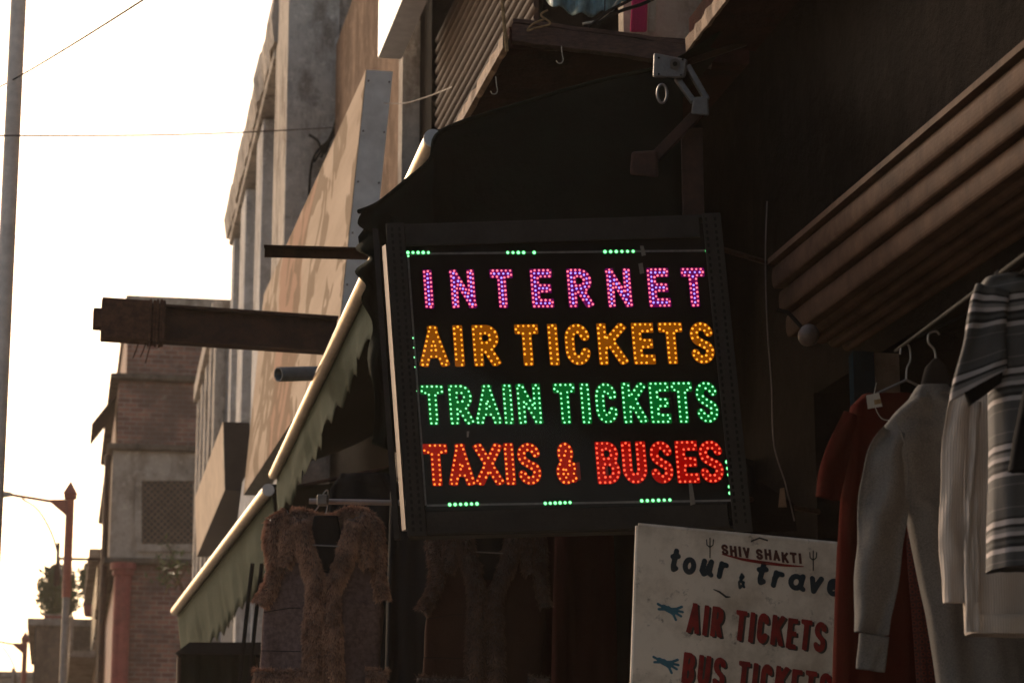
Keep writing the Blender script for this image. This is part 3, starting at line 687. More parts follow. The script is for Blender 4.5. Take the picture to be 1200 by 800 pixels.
# ------------------------------------------------------------------ street lamps, pole, wires
def street_lamp(px, top, Y, label, k=1.0):
    b = P(px, top, Y); rt = thing('street_lamp', label, 'street lamp', (b.x, b.y, .13), 'street lamps along the pavement')
    x, y, z = b
    L = Vector((-1, 0, 0)); c = Vector((x, y, 0))
    MB().tube([c + Z * .13, c + Z * (z - 1.55), c + Z * (z - 1.54)], [.055, .05, .05], 12).build('post', M['lamp_grey'], rt)
    MB().tube([c + Z * (z - 1.54), c + Z * (z - .2)], [.062, .058], 12).build('upper_post', M['lamp_red'], rt)
    MB().box(c + Z * (z - .16), (.075, 0, 0), (0, .075, 0), (0, 0, .03)).build('collar', M['lamp_red'], rt)
    cap = MB(); q = [Vector((sx * .088, sy * .088, 0)) for sx, sy in ((-1, -1), (1, -1), (1, 1), (-1, 1))]
    cap.add([c + Z * (z - .124) + v for v in q] + [c + Z * (z + .06)], [(3, 2, 1, 0), (0, 1, 4), (1, 2, 4), (2, 3, 4), (3, 0, 4)]); cap.build('cap', M['lamp_red'], rt)
    arm = MB(); pts = [c + L * .05 + Z * (z - .38), c + L * .5 + Z * (z - .22), c + L * 1.2 + Z * (z - .17)]
    yv_ = Vector((0, .018, 0)); q4 = [c + L * .055 + Z * (z - .42), c + L * .26 + Z * (z - .25), c + L * .26 + Z * (z - .20), c + L * .055 + Z * (z - .20)]
    arm.hexa([x - yv_ for x in q4] + [x + yv_ for x in q4])
    arm.tube([c + L * .2 + Z * (z - .235), c + L * .85 + Z * (z - .13)], .022, 8); arm.build('arm', M['lamp_red'], rt)
    MB().tube(smoothline([c + L * .07 + Z * (z - 1.25), c + L * .20 + Z * (z - .75), c + L * .42 + Z * (z - .36), c + L * .66 + Z * (z - .19)], 6), .014, 6).build('brace', M['lamp_grey'], rt)
    hd = MB(); hp_ = c + L * .8 + Z * (z - .13)
    hd.tube([hp_, hp_ + L * .12, hp_ + L * .45 + Z * .03, hp_ + L * .75 + Z * .06, hp_ + L * .8 + Z * .065], [.03, .05, .07, .06, .02], 12); hd.build('lamp_head', M['lamp_head'], rt, smooth=True)
    return rt
street_lamp(83, 568, 32.7, 'red and grey street lamp with bracket arm, tall at left')
street_lamp(30, 742, 52.3, 'farther street lamp top at the bottom left corner')
pp = P(11, 225, 14)
pole = thing('utility_pole', 'plain grey-beige tubular pole cut by the left edge', 'pole', (pp.x, pp.y, 0))
MB().tube([Vector((pp.x, pp.y, z)) for z in (0, 4, 8, 12)], [.052, .05, .047, .045], 16).build('shaft', M['grey_pole'], pole, smooth=True)
MB().tube([Vector((pp.x, pp.y, 0)), Vector((pp.x, pp.y, .25)), Vector((pp.x, pp.y, .251))], [.09, .09, .055], 14).build('base', M['grey_pole'], pole)
def cable(name, label, pts, r, m, sag=0, cat='cable', n=10, group=None):
    o = MB().tube(smoothline(pts, n), r, 6).build(name, m, origin=pts[0]); return tag(o, label, cat, group)
cable('overhead_wire', 'thin overhead wire crossing the upper left sky diagonally', [P(-40, 122, 13.9), P(20, 91, 13.9), P(100, 43, 12), P(230, -40, 9.5)], .005, M['black_cable'])
cable('overhead_wire', 'level overhead wire from the pole to the concrete building', [P(-40, 158, 13.92), P(20, 159, 13.92), P(200, 158, 16.5), P(330, 153, 19.2), P(400, 149, 20.9)], .0055, M['grey_cable'])
tang = thing('cable_tangle', 'tangle of dark cables on the stained end wall', 'cables', P(385, 160, 20.9))
for q in ([(415, 100), (398, 130), (388, 160), (380, 180), (372, 165), (362, 158)], [(420, 95), (405, 128), (392, 150), (382, 172), (376, 185)], [(400, 150), (385, 165), (370, 180), (364, 200), (362, 235)], [(395, 140), (390, 160), (380, 172), (368, 190)]):
    MB().tube(smoothline([P(x, y, 20.93) for x, y in q], 6), .012, 6).build('cable', M['black_cable'], tang)

# ------------------------------------------------------------------ sign boards on the row
def board(name, label, nt_, nb_, ft, fb, thick, m_face, m_side, m_bottom=None):
    rt = thing(name, label, 'sign board', nb_); q = T * thick
    v = [nb_, nt_, ft, fb]; eps = -T * .006
    MB().hexa([x for x in v] + [x + q for x in v]).build('box', m_side, rt)
    d = [(nb_ + eps), (nt_ + eps), (ft + eps), (fb + eps)]
    mk('face', d + [x + T * .004 for x in d], [(0, 1, 2, 3), (7, 6, 5, 4), (0, 4, 5, 1), (1, 5, 6, 2), (2, 6, 7, 3), (3, 7, 4, 0)], m_face, rt, uv=[(0, 0), (0, 1), (1, 1), (1, 0)] * 2)
    return rt
bd = board('painted_sign_board', 'long faded beige painted sign board seen edge on above the awnings', P(430, 82, 14.5), P(395, 415, 14.5), P(310, 345, 20), P(286, 580, 20), .165, M['board_art'], M['grey_metal'])
for k in range(6):                                           # rivets on the end face
    for u in (.1, .9):
        c = P(430, 82, 14.5).lerp(P(395, 415, 14.5), .04 + .18 * k) + T * (.165 * u) - D * .004; MB().tube([c, c - D * .006], .006, 6).build('rivet', M['rust'], bd)
lowb = board('projecting_box_sign', 'small beige box sign with dark side below the long board', P(262, 494, 22), P(264, 574, 22), P(229, 583, 25.8), P(231, 652, 25.8), .24, M['board_beige'], M['dark_wood'])
g0 = P(444, 68, 15.8); 
topb = board('upper_box_sign', 'white box sign cut by the top edge beside the stained wall', g0 - D * 4 + Z * 1.4, g0 - D * 4, g0 + Z * 1.4, g0, .155, M['white_metal'], M['grey_metal'])
# lower clutter of boards behind the lower awning
lw = thing('grey_hoarding', 'grey board leaning below the long painted board', 'sign board', P(300, 640, 21))
MB().hexa([P(330, 475, 20.2), P(284, 565, 21.5), P(278, 612, 21.5), P(330, 560, 20.2)] + [x + T * .05 for x in (P(330, 475, 20.2), P(284, 565, 21.5), P(278, 612, 21.5), P(330, 560, 20.2))]).build('panel', M['plaster_blue'], lw)
for x, y0, y1, Y, m, lb in ((268, 640, 760, 25, 'white_metal', 'pale upright board behind the lower awning, nearer the box sign'), (288, 660, 755, 24.5, 'plaster_blue', 'narrow grey upright board under the lower awning')):
    c0, c1 = P(x, y1, Y), P(x, y0, Y); rt = thing('upright_board', lb, 'board', (c0.x, c0.y, 0.13))
    MB().box((c0 + c1) / 2, (.055, .01, 0), (0, .02, 0), (0, 0, (c1.z - c0.z) / 2)).build('panel', M[m], rt); MB().tube([Vector((c0.x, c0.y + .06, .13)), Vector((c0.x, c0.y + .06, c1.z))], .025, 6).build('post', M['rust'], rt)

# ------------------------------------------------------------------ steel beams and pipe sticking out of the row
def dark_anchor(p): return p
def ibeam():
    Y = 13.2; a = P(112, 374, Y); n = -T
    rt = thing('steel_beam', 'rusty steel channel beam projecting over the street', 'beam', P(380, 392, 13.45))
    b = P(395, 393, 13.48); ax = (b - a).normalized(); h = .105; back = ax.cross(Z).normalized()
    if back.y < 0: back = -back
    L = (b - a).length; e = a + ax * .09
    MB().hexa([e - Z * h, b - Z * h, b + Z * h, e + Z * h] + [x + back * .012 for x in (e - Z * h, b - Z * h, b + Z * h, e + Z * h)]).build('web', M['rust'], rt)
    for sg in (1, -1):
        c = sg * (h - .008); o = -back * .045
        MB().hexa([e + o + Z * (c - .008), b + o + Z * (c - .008), b + o + Z * (c + .008), e + o + Z * (c + .008)] + [x + back * .11 for x in (e + o + Z * (c - .008), b + o + Z * (c - .008), b + o + Z * (c + .008), e + o + Z * (c + .008))]).build('flange', M['rust'], rt)
    blk = MB().box(a + ax * .17 - back * .005, ax * .14, back * .062, Z * (h + .012)).build('end_block', M['rust_flake'], rt, bevel=.008)
    MB().box(a + ax * .015 - back * .005, ax * .03, back * .05, Z * .055).build('end_stub', M['rust_flake'], rt, bevel=.006)
    for k in range(5):
        c = a + ax * (.30 + .020 * k + random.uniform(-.006, .006)); w_ = .072; hh = h + random.uniform(.004, .014)
        MB().tube([c - back * w_ + Z * hh, c + back * w_ + Z * hh, c + back * w_ - Z * hh, c - back * w_ - Z * hh, c - back * w_ + Z * hh], .008, 6).build('wire_binding', M['rust_flake'], rt)
    for dx, dz in ((.13, .13), (.17, .12), (.2, .16)):
        MB().tube([a + ax * (dx + .12) - Z * (h - .01), a + ax * (dx + .1) - Z * (h + .06), a + ax * (dx + .085) - Z * (h + dz * .8)], .004, 5).build('wire_end', M['rust_flake'], rt)
ibeam()
rt = thing('steel_bar', 'slim rusty angle bar above the big projecting beam', 'bar', P(425, 299, 10.6)); a, b = P(310, 296, 10.4), P(470, 300, 10.9)
MB().hexa([a - Z * .02, b - Z * .02, b + Z * .02, a + Z * .02] + [x + Vector((0, .008, 0)) for x in (a - Z * .02, b - Z * .02, b + Z * .02, a + Z * .02)]).build('web', M['rust'], rt)
MB().hexa([a + Z * .018 + Vector((0, -.04, 0)), b + Z * .018 + Vector((0, -.04, 0)), b + Z * .026 + Vector((0, -.04, 0)), a + Z * .026 + Vector((0, -.04, 0))] + [x for x in (a + Z * .018, b + Z * .018, b + Z * .026, a + Z * .026)]).build('flange', M['rust'], rt)
rt = thing('drain_stub', 'grey plastic pipe stub poking out behind the awning tube', 'pipe', P(380, 437, 13.2)); a, b = P(326, 438.5, 13.0), P(430, 436, 13.4)
ax = (b - a).normalized(); mb = MB(); u = ax.cross(Z).normalized(); n = 16; prof = [(a, .041), (b, .041), (b, .034), (a, .034)]
vs = [c + (u * math.cos(2 * math.pi * j / n) + ax.cross(u) * math.sin(2 * math.pi * j / n)) * r for c, r in prof for j in range(n)]
mb.add(vs, [(i * n + j, i * n + (j + 1) % n, ((i + 1) % 4) * n + (j + 1) % n, ((i + 1) % 4) * n + j) for i in range(4) for j in range(n)]); mb.build('pipe', M['pvc'], rt, smooth=False)

# ------------------------------------------------------------------ awnings
def awning(name, label, n_px, f_px, Yn, Yf, r, drop, wall_t, wall_z, m_val, scallop, val_from=0.0, canopy=True, flare=0):
    a, b = P(*n_px, Yn), P(*f_px, Yf); rt = thing(name, label, 'awning', (a + b) / 2 - Z * 1)
    ax = (b - a).normalized()
    tb = MB().tube([a, a + ax * .02, b - ax * .02, b], [r, r, r, r], 18).build('front_tube', M['steel_pole'], rt, smooth=False)
    for p in tb.data.polygons: p.use_smooth = len(p.vertices) == 4
    MB().tube([a - ax * .012, a - ax * .0005], r * 1.06, 18).build('end_cap', M['grey_metal'], rt)
    # valance: hangs from the tube, wavy, with a scalloped hem
    N = 90; rows = 7; grid = []
    for i in range(rows):
        v = i / (rows - 1); row = []
        for j in range(N + 1):
            u = val_from + (1 - val_from) * j / N; p = a.lerp(b, u); s = u * (b - a).length
            dz = drop * (.9 + .3 * u) * (1 - scallop * abs(math.sin(s * math.pi / .42)) ** 1.5 * 0 - scallop * (abs(math.sin(s * math.pi / .36)) * .5 - .25))
            wv = math.sin(s * 4.1) * .014 + math.sin(s * 11 + 1) * .006 + noise.noise(Vector((s * 1.1, v * 2, 4))) * .04
            row.append(p + T * (r * .6 + wv * v + .03 * v + flare * v) - Z * (r * .3 + dz * v))
        grid.append(row)
    V, Fc, UV = sheet(grid, .003); mk('valance', V, Fc, m_val, rt, True, UV)
    if canopy:
        grid = []; sw = lambda p: p.dot(D)
        wa = ST.w(sw(a) - .05, wall_t, wall_z); wb = ST.w(sw(b), wall_t, wall_z)
        for i in range(10):
            v = i / 9; row = []
            for j in range(40):
                u = j / 39; p = (a + Z * r).lerp(wa, v).lerp((b + Z * r).lerp(wb, v), u)
                row.append(p - Z * (.12 * math.sin(math.pi * v) * (1 + .3 * math.sin(u * 22))))
            grid.append(row)
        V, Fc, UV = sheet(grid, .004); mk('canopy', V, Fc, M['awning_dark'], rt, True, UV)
        for u in (.02, .5, .98):
            pa, pw = a.lerp(b, u), wa.lerp(wb, u) - Z * .1; MB().tube([pa, pw], .014, 6).build('arm', M['rust'], rt)
    return rt
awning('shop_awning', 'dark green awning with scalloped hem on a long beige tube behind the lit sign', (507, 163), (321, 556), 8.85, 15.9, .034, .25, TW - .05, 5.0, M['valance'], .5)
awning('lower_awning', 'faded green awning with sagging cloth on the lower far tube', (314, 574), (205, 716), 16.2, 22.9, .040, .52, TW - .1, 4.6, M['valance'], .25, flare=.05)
# dark side curtain of the near canopy
side = thing('canopy_side_curtain', 'dark green canvas side curtain sagging above the lit sign', 'awning', P(600, 250, 8.75))
top = [(424, 247), (446, 237), (476, 212), (505, 186), (519, 152), (612, 120), (698, 95), (768, 80), (800, 74)]
tops = smoothline([Vector((x, y, 0)) for x, y in top], 6)
grid = []
for i in range(16):
    v = i / 15; row = []
    for j, q in enumerate(tops):
        u = j / (len(tops) - 1); yb = 400; y = q.y + (yb - q.y) * v
        x = q.x + (1 - u) ** 3 * (8 * math.sin(v * 20) - 4 + 28 * v) ; Y = 8.75 + .12 * u + .05 * math.sin(u * 14 + v * 2) * v + noise.noise(Vector((u * 6, v * 3, 1))) * .06
        row.append(P(x, y, Y))
    grid.append(row)
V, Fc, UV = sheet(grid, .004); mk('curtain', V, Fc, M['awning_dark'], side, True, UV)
MB().tube([g + Vector((0, 0, -.004)) for g in grid[0]], .009, 6).build('hem', M['awning_dark'], side)
# scalloped flap at its street end
sc_pts = [(428, 243), (419, 262), (433, 274), (417, 291), (434, 302), (416, 318), (429, 334), (424, 352), (437, 380), (431, 420), (440, 470), (436, 520)]
gl = smoothline([Vector((x, y, 0)) for x, y in sc_pts], 5); grid = []
for q in gl: grid.append([P(q.x + (470 - q.x) * k / 6, q.y + 2 * k, 8.72 + .03 * math.sin(k * 1.7 + q.y * .05)) for k in range(7)])
V, Fc, UV = sheet(grid, .004); mk('flap', V, Fc, M['awning_dark'], side, True, UV)

# ------------------------------------------------------------------ folding awning arm, chain link, hooks
arm = thing('folding_arm', 'cast metal folding awning arm with bracket under the plank', 'awning arm', P(785, 78, 8.6)); Ya = 8.6
bk = MB().hexa([P(765, 91, Ya), P(803, 92, Ya), P(806, 70, Ya), P(766, 62, Ya)] + [P(x, y, Ya + .09) for x, y in ((765, 91), (803, 92), (806, 70), (766, 62))]).build('bracket', M['cast_metal'], arm, bevel=.008)
MB().tube([P(791, 75, Ya - .004), P(791, 75, Ya - .012)], .020, 16).build('pivot_ring', M['cast_metal'], bk); MB().tube([P(791, 75, Ya - .0125), P(791, 75, Ya - .016)], .009, 12).build('pivot_bolt', M['slot'], bk)
for x, y in ((772, 68), (800, 70), (772, 87), (798, 88)): MB().tube([P(x, y, Ya - .001), P(x, y, Ya - .007)], .004, 8).build('bolt', M['slot'], bk)
def bar(px0, px1, wpx, Y0, Y1, d, name, parent, m):
    a, b = P(*px0, Y0), P(*px1, Y1); ax = (b - a).normalized(); s = ax.cross(Vector((0, 1, 0))).normalized() * (wpx * Y0 / F / 2)
    return MB().hexa([a - s, b - s, b + s, a + s] + [x + Vector((0, d, 0)) for x in (a - s, b - s, b + s, a + s)]).build(name, m, parent, bevel=.003)
bar((806, 76), (829, 116), 7, Ya + .02, Ya, .03, 'link', arm, M['cast_metal']); bar((793, 90), (813, 118), 7, Ya + .02, Ya, .03, 'link', arm, M['cast_metal'])
MB().hexa([P(810, 134, Ya), P(831, 136, Ya), P(830, 113, Ya), P(812, 114, Ya)] + [P(x, y, Ya + .06) for x, y in ((810, 134), (831, 136), (830, 113), (812, 114))]).build('elbow', M['cast_metal'], arm, bevel=.006)
bar((819, 130), (758, 193), 13, Ya + .03, Ya + .05, .04, 'forearm', arm, M['rust']);
MB().hexa([P(738, 205, Ya), P(772, 208, Ya), P(770, 176, Ya), P(740, 178, Ya)] + [P(x, y, Ya + .06) for x, y in ((738, 205), (772, 208), (770, 176), (740, 178))]).build('knuckle', M['rust'], arm, bevel=.01)
MB().fbox(Frame(P(812, 200, Ya + .1), Vector((0, 1, 0))), 0, .05, -.04, .04, 2.6, P(812, 140, Ya).z).build('upright', M['rust'], arm, bevel=.004)
lk = []
for i in range(25):
    q = 2 * math.pi * i / 24; lk.append(P(776, 110, 8.58) + Vector((.018 * math.cos(q), 0, .036 * math.sin(q) + .0)))
tag(MB().tube(lk, .0055, 8).build('chain_link', M['chrome'], origin=lk[0]), 'single steel chain link hanging under the arm bracket', 'chain link')
def hook(px, py, label):
    pts = [P(px + x, py + y, 9.6) for x, y in ((1, -14), (2, -4), (3, 2), (1, 6), (-3, 6), (-5, 3))]
    tag(MB().tube(smoothline(pts, 6), .0022, 6).build('wire_hook', M['chrome'], origin=pts[0]), label, 'hook')
hook(657, 68, 'small wire hook hanging below the plank'); hook(580, 104, 'curved wire hook at the splintered slab edge')
cable('thin_wire', 'thin slack wire from the grey board end to the shutter', [P(450, 121, 14.4), P(475, 121, 14.0), P(505, 112, 13.6), P(530, 102, 13.2)], .003, M['grey_cable'])
cable('hanging_cable', 'pale thin cable hanging right of the lit sign', [P(899, 236, 8.3), P(897, 300, 8.28), P(899, 380, 8.26), P(904, 450, 8.25), P(907, 520, 8.24), P(920, 565, 8.24), P(931, 610, 8.24)], .0028, M['grey_cable'])
# tangle on top of the plank: blue sheet, cables, twine, pink cloth
grid = []
for i in range(12):
    v = i / 11; row = []
    for j in range(30):
        u = j / 29; x = 632 + 112 * u; sag = 26 * math.sin(math.pi * (u * .9 + .05)); row.append(P(x, -30 + (sag + 22) * v + 3 * math.sin(u * 30 + v * 4), 10.25 + .05 * math.sin(u * 25) + .04 * v))
    grid.append(row)
V, Fc, UV = sheet(grid, .003); tag(mk('plastic_sheet', V, Fc, M['tarp'], None, True, UV, origin=P(690, 20, 10.25)), 'pale blue plastic sheet bundled above the plank', 'plastic sheet')
for k, (q, r, m, lb) in enumerate((([(690, 32), (712, 14), (735, 2), (760, -14)], .007, 'black_cable', 'upper thick black cable rising over the plank'), ([(700, 28), (725, 14), (755, 4), (785, -12)], .008, 'black_cable', 'lower thick black cable rising over the plank'),
                         ([(683, 28), (700, 24), (716, 12), (728, -6)], .005, 'pale_cable', 'pale green cable beside the blue sheet'), ([(702, 32), (708, 16), (709, -8)], .003, 'black_cable', 'thin upright black wire in front of the blue sheet'))):
    cable('cable', lb, [P(x, y, 9.9 + .03 * k) for x, y in q], r, M[m])
tag(MB().hexa([P(738, 38, 10.5), P(758, 38, 10.5), P(760, -30, 10.5), P(742, -30, 10.5)] + [P(x, y, 10.58) for x, y in ((738, 38), (758, 38), (760, -30), (742, -30))]).build('pink_panel', M['pink'], origin=P(748, 38, 10.5), bevel=.01), 'narrow bright pink panel behind the cables', 'panel')
tag(MB().hexa([P(759, 38, 10.52), P(768, 38, 10.52), P(772, -30, 10.52), P(763, -30, 10.52)] + [P(x, y, 10.58) for x, y in ((759, 38), (768, 38), (772, -30), (763, -30))]).build('door_frame', M['plaster_pale'], origin=P(763, 38, 10.52), bevel=.006), 'pale narrow frame right beside the pink panel', 'frame')
for lb, q in (('jute twine knot trailing over the plank left end', [(640, 22), (625, 28), (618, 36), (628, 33), (645, 28), (634, 18), (642, 12)]), ('jute rope rising from the plank corner', [(594, 60), (592, 40), (590, 18), (588, -10)])):
    cable('jute_twine', lb, [P(x, y, 9.93) for x, y in q], .0045 if 'knot' in lb else .009, M['rope'], cat='rope')

# ------------------------------------------------------------------ the lit sign
BLs, BRs, TLs = P(478, 628, 8.23), P(882, 618, 8.16), P(452, 262, 8.23)
sU, sV = (BRs - BLs), (TLs - BLs); sN = sU.cross(sV).normalized()
if sN.y > 0: sN = -sN
sign = thing('led_sign', 'black framed lit ticket sign with rows of coloured light letters', 'sign', BLs)
def onS(px, py, off=0):           # pixel -> point on the sign plane (off metres towards the street side)
    r = ray(px, py); o = BLs + sN * off; k = (o - CAM).dot(sN) / r.dot(sN); return CAM + r * k
uS, vS = sU.normalized(), sV.normalized()
sw_, sh_ = sU.length, sV.length
def S(u, v, off=0): return BLs + sU * u + sV * v + sN * off
def sbox(u0, u1, v0, v1, o0, o1): return [S(u0, v0, o0), S(u1, v0, o0), S(u1, v1, o0), S(u0, v1, o0), S(u0, v0, o1), S(u1, v0, o1), S(u1, v1, o1), S(u0, v1, o1)]
MB().hexa(sbox(.03, .965, .03, .97, -.06, -.012)).build('panel', M['sign_panel'], sign)
MB().hexa(sbox(.0, .055, 0, 1, -.004, .004)).build('frame_bar', M['sign_frame'], sign, bevel=.002)
MB().hexa(sbox(.945, 1, -.012, 1, -.004, .004)).build('frame_bar', M['sign_frame'], sign, bevel=.002)
MB().hexa(sbox(.056, .934, .925, .995, -.012, -.002)).build('frame_bar', M['sign_frame'], sign, bevel=.002); MB().hexa(sbox(.056, .934, .005, .075, -.012, -.002)).build('frame_bar', M['sign_frame'], sign, bevel=.002)
for u0, u1 in ((.0, .008), (.99, 1.0)): MB().hexa(sbox(u0, u1, -.0, 1, -.10, -.0045)).build('frame_flange', M['sign_frame'], sign)
MB().hexa(sbox(.0, 1.0, .99, 1.0, -.10, -.0125)).build('frame_flange', M['sign_frame'], sign); MB().hexa(sbox(.0, 1.0, .0, .01, -.10, -.0125)).build('frame_flange', M['sign_frame'], sign)
MB().hexa([S(-.018, .02, -.045), S(-.004, .02, -.03), S(-.004, .93, -.03), S(-.018, .93, -.045), S(-.018, .02, -.02), S(-.004, .02, .010), S(-.004, .93, .010), S(-.018, .93, -.02)]).build('edge_strip', M['lamp_grey'], sign)
MB().hexa(sbox(-.046, -.030, .0, 1.0, -.10, -.06)).build('edge_bar', M['sign_frame'], sign)
sl = MB()
for u in (.018, .04, .955, .982):
    for k in range(46):
        v = .02 + .96 * k / 45; sl.hexa(sbox(u - .0035, u + .0035, v - .006, v + .006, .0045, .0052))
sl.build('slots', M['slot'], sign, kind='stuff')
mk('glass_pane', [S(.056, .076, -.0005), S(.934, .076, -.0005), S(.934, .924, -.0005), S(.056, .924, -.0005), S(.056, .076, -.0015), S(.934, .076, -.0015), S(.934, .924, -.0015), S(.056, .924, -.0015)],
   [(0, 1, 2, 3), (7, 6, 5, 4), (0, 4, 5, 1), (1, 5, 6, 2), (2, 6, 7, 3), (3, 7, 4, 0)], M['glass'], sign)
def add_led(mb, halo, c, r=.0038):
    if random.random() < .012: return
    r *= random.uniform(.88, 1.1)
    n = 8; ring = [(uS * math.cos(2 * math.pi * j / n) + vS * math.sin(2 * math.pi * j / n)) for j in range(n)]
    halo.add([c + q * r * 1.28 + sN * .0006 for q in ring] + [c + q * r * 1.28 for q in ring], [tuple(range(n))] + [(j, n + j, n + (j + 1) % n, (j + 1) % n) for j in range(n)])
    mb.add([c + q * r * .92 + sN * .0008 for q in ring] + [c + q * r * .7 + sN * .003 for q in ring] + [c + sN * .0042], [(j, (j + 1) % n, n + (j + 1) % n, n + j) for j in range(n)] + [(n + j, n + (j + 1) % n, 2 * n) for j in range(n)])
PXM = 8.2 / F * 1.0
def led_row(letters, yl, yr, xr, key, sp, names, inner=None):
    """letters: (char, x0, x1); yl/yr: (top, bottom) at xr[0] / xr[1]"""
    for ch, x0, x1 in letters:
        f = ((x0 + x1) / 2 - xr[0]) / (xr[1] - xr[0]); yt = yl[0] + (yr[0] - yl[0]) * f; yb = yl[1] + (yr[1] - yl[1]) * f
        key_ = key(x0) if callable(key) else key
        sh = .072 + .02 * f; W, H = x1 - x0, yb - yt; th = .242 * H if not inner else .235 * H
        if ch == 'I': W = max(W, th * 1.02)
        strokes = glyph_strokes(ch, W, H, th * (.86 if ch in '&SBN' else .94 if ch in 'KAX' else 1))
        tt = th * (.86 if ch in '&SBN' else .94 if ch in 'KAX' else 1)
        X, Y, d = sdf_grid(strokes, tt, -2, W + 2, -2, H + 2, H / 30, (0, H))
        slope = (yr[1] - yl[1]) / (xr[1] - xr[0])
        def to3(x, y, off):
            yy = y - H / 2; return onS(x0 + x - yy * sh, (yt + yb) / 2 - yy + (x - W / 2) * slope, off)
        V, Fc, segs = fill(X, Y, d, 0.0)
        let = mk('letter', [to3(x, y, -.0105) for x, y in V], Fc, M[key_ + '_fill'], sign)
        V2, F2, seg2 = fill(X, Y, d, -.042 * H if not inner else -.04 * H)
        mb, hl = MB(), MB()
        for lp in contours(V2, seg2):
            for x, y in resample(lp, sp): add_led(mb, hl, to3(x, y, -.0100))
        hl.build('led_halos', M[key_ + '_halo'], let, kind='stuff'); mb.build('leds', M[key_ + '_led'], let, kind='stuff')
        if inner:
            mb, hl = MB(), MB(); done = []
            for k, pts in strokes:
                for x, y in resample(pts, sp, False):
                    if all(math.hypot(x - a, y - b) > sp * .6 for a, b in done) and abs(y - H / 2) < H / 2 - .1 * H: done.append((x, y)); add_led(mb, hl, to3(x, y, -.0097))
            hl.build('led_halos', M[inner + '_halo'], let, kind='stuff'); mb.build('leds', M[inner + '_led'], let, kind='stuff')
led_row([('I', 496, 508), ('N', 528, 557), ('T', 575, 602), ('E', 622, 648), ('R', 665, 694), ('N', 711, 740), ('E', 759, 785), ('T', 799, 827)], (316, 361.5), (313.5, 359.5), (496, 827), 'pink', 5.1, 'INTERNET', 'blue')
led_row([('A', 491, 525), ('I', 531, 544), ('R', 554, 585), ('T', 604, 632), ('I', 642, 655), ('C', 662, 692), ('K', 700.5, 734), ('E', 741, 767), ('T', 772.5, 801), ('S', 809, 836.5)], (381.5, 430), (377, 426), (491, 836), 'amber', 5.9, '')
led_row([('T', 493.5, 521), ('R', 526, 554), ('A', 556, 587), ('I', 589, 601.5), ('N', 606, 634.5), ('T', 649, 675), ('I', 680, 692.5), ('C', 697.5, 724), ('K', 729, 757.5), ('E', 761, 785.5), ('T', 787, 812.5), ('S', 815.5, 841.5)], (451, 498), (446.5, 495.5), (493, 841), 'green', 5.7, '')
led_row([('T', 496.5, 525.5), ('A', 525, 555.5), ('X', 556.5, 589), ('I', 591, 603.5), ('S', 606.5, 634), ('&', 651, 676), ('B', 698.5, 726.5), ('U', 729, 758), ('S', 762, 788.5), ('E', 792, 818.5), ('S', 819.5, 847.5)], (520, 569.5), (515.5, 565.5), (496, 847), lambda x: 'red' if x < 690 else 'red2', 5.8, '')
# strip lights round the edge
stp = MB()
for a, b in (((478, 297.5), (833, 293.5)), ((500, 592), (858, 586)), ((833, 294), (858, 586)), ((478, 298), (499, 592))):
    p, q = onS(*a, -.010), onS(*b, -.010); ax = (q - p).normalized(); s = ax.cross(sN).normalized() * .0035
    stp.add([p - s, q - s, q + s, p + s, p - s + sN * .001, q - s + sN * .001, q + s + sN * .001, p + s + sN * .001], [(4, 5, 6, 7), (0, 1, 5, 4), (2, 3, 7, 6)])
stp.build('strip_tape', M['strip'], sign)
mb, hl = MB(), MB()
def strip(p, q, n, r=.0062):
    for k in range(n):
        f = k / max(1, n - 1); add_led(mb, hl, onS(p[0] + (q[0] - p[0]) * f, p[1] + (q[1] - p[1]) * f, -.0085), r)
for a in (((478, 296), (502, 296), 5), ((595, 296), (626, 296), 6), ((709, 295), (742, 294.5), 6), ((828, 294), (828, 294), 1), ((527, 591), (559, 590), 6), ((639, 589.5), (668, 588.5), 6), ((752, 586.5), (785, 585.5), 6), ((852, 541), (854, 556), 3), ((855, 570), (855.5, 577.5), 2)): strip(*a)
strip((484, 396), (486, 430), 4, .003); strip((478.5, 300), (478.5, 301), 1, .004); strip((836, 294), (837, 317), 2, .003); strip((488, 458), (489, 540), 2, .0022)
hl.build('led_halos', M['green_halo'], sign, kind='stuff'); mb.build('leds', M['green_led'], sign, kind='stuff')
tp = MB()
for q in (((750, 288), (754, 288), (757, 299), (752, 300)), ((748, 309), (753, 308), (755, 320), (750, 321)), ((807, 566), (811, 566), (815, 590), (809, 592)), ((547, 505), (550, 505), (549, 512), (547, 512))):
    c = [onS(x, y, .001) for x, y in q]; tp.add(c + [x + sN * .001 for x in c], [(4, 5, 6, 7), (3, 2, 1, 0), (0, 1, 5, 4), (1, 2, 6, 5), (2, 3, 7, 6), (3, 0, 4, 7)])
tp.build('tape_scraps', M['tape'], sign)
for q in (((700, 545), (712, 545), (714, 566), (701, 566)), ((670, 543), (679, 541), (681, 562), (672, 564))):
    c = [onS(x, y, -.0112) for x, y in q]; mk('colour_patch', c + [x - sN * .0005 for x in c], [(0, 1, 2, 3), (7, 6, 5, 4)], M['ink_red'], sign)
# hangers of the sign
for u in (.1, .9):
    p = S(.985, u, -.06); MB().tube([p, p + T * .35 + D * .25], .010, 6).build('wall_stay', M['rust'], sign)

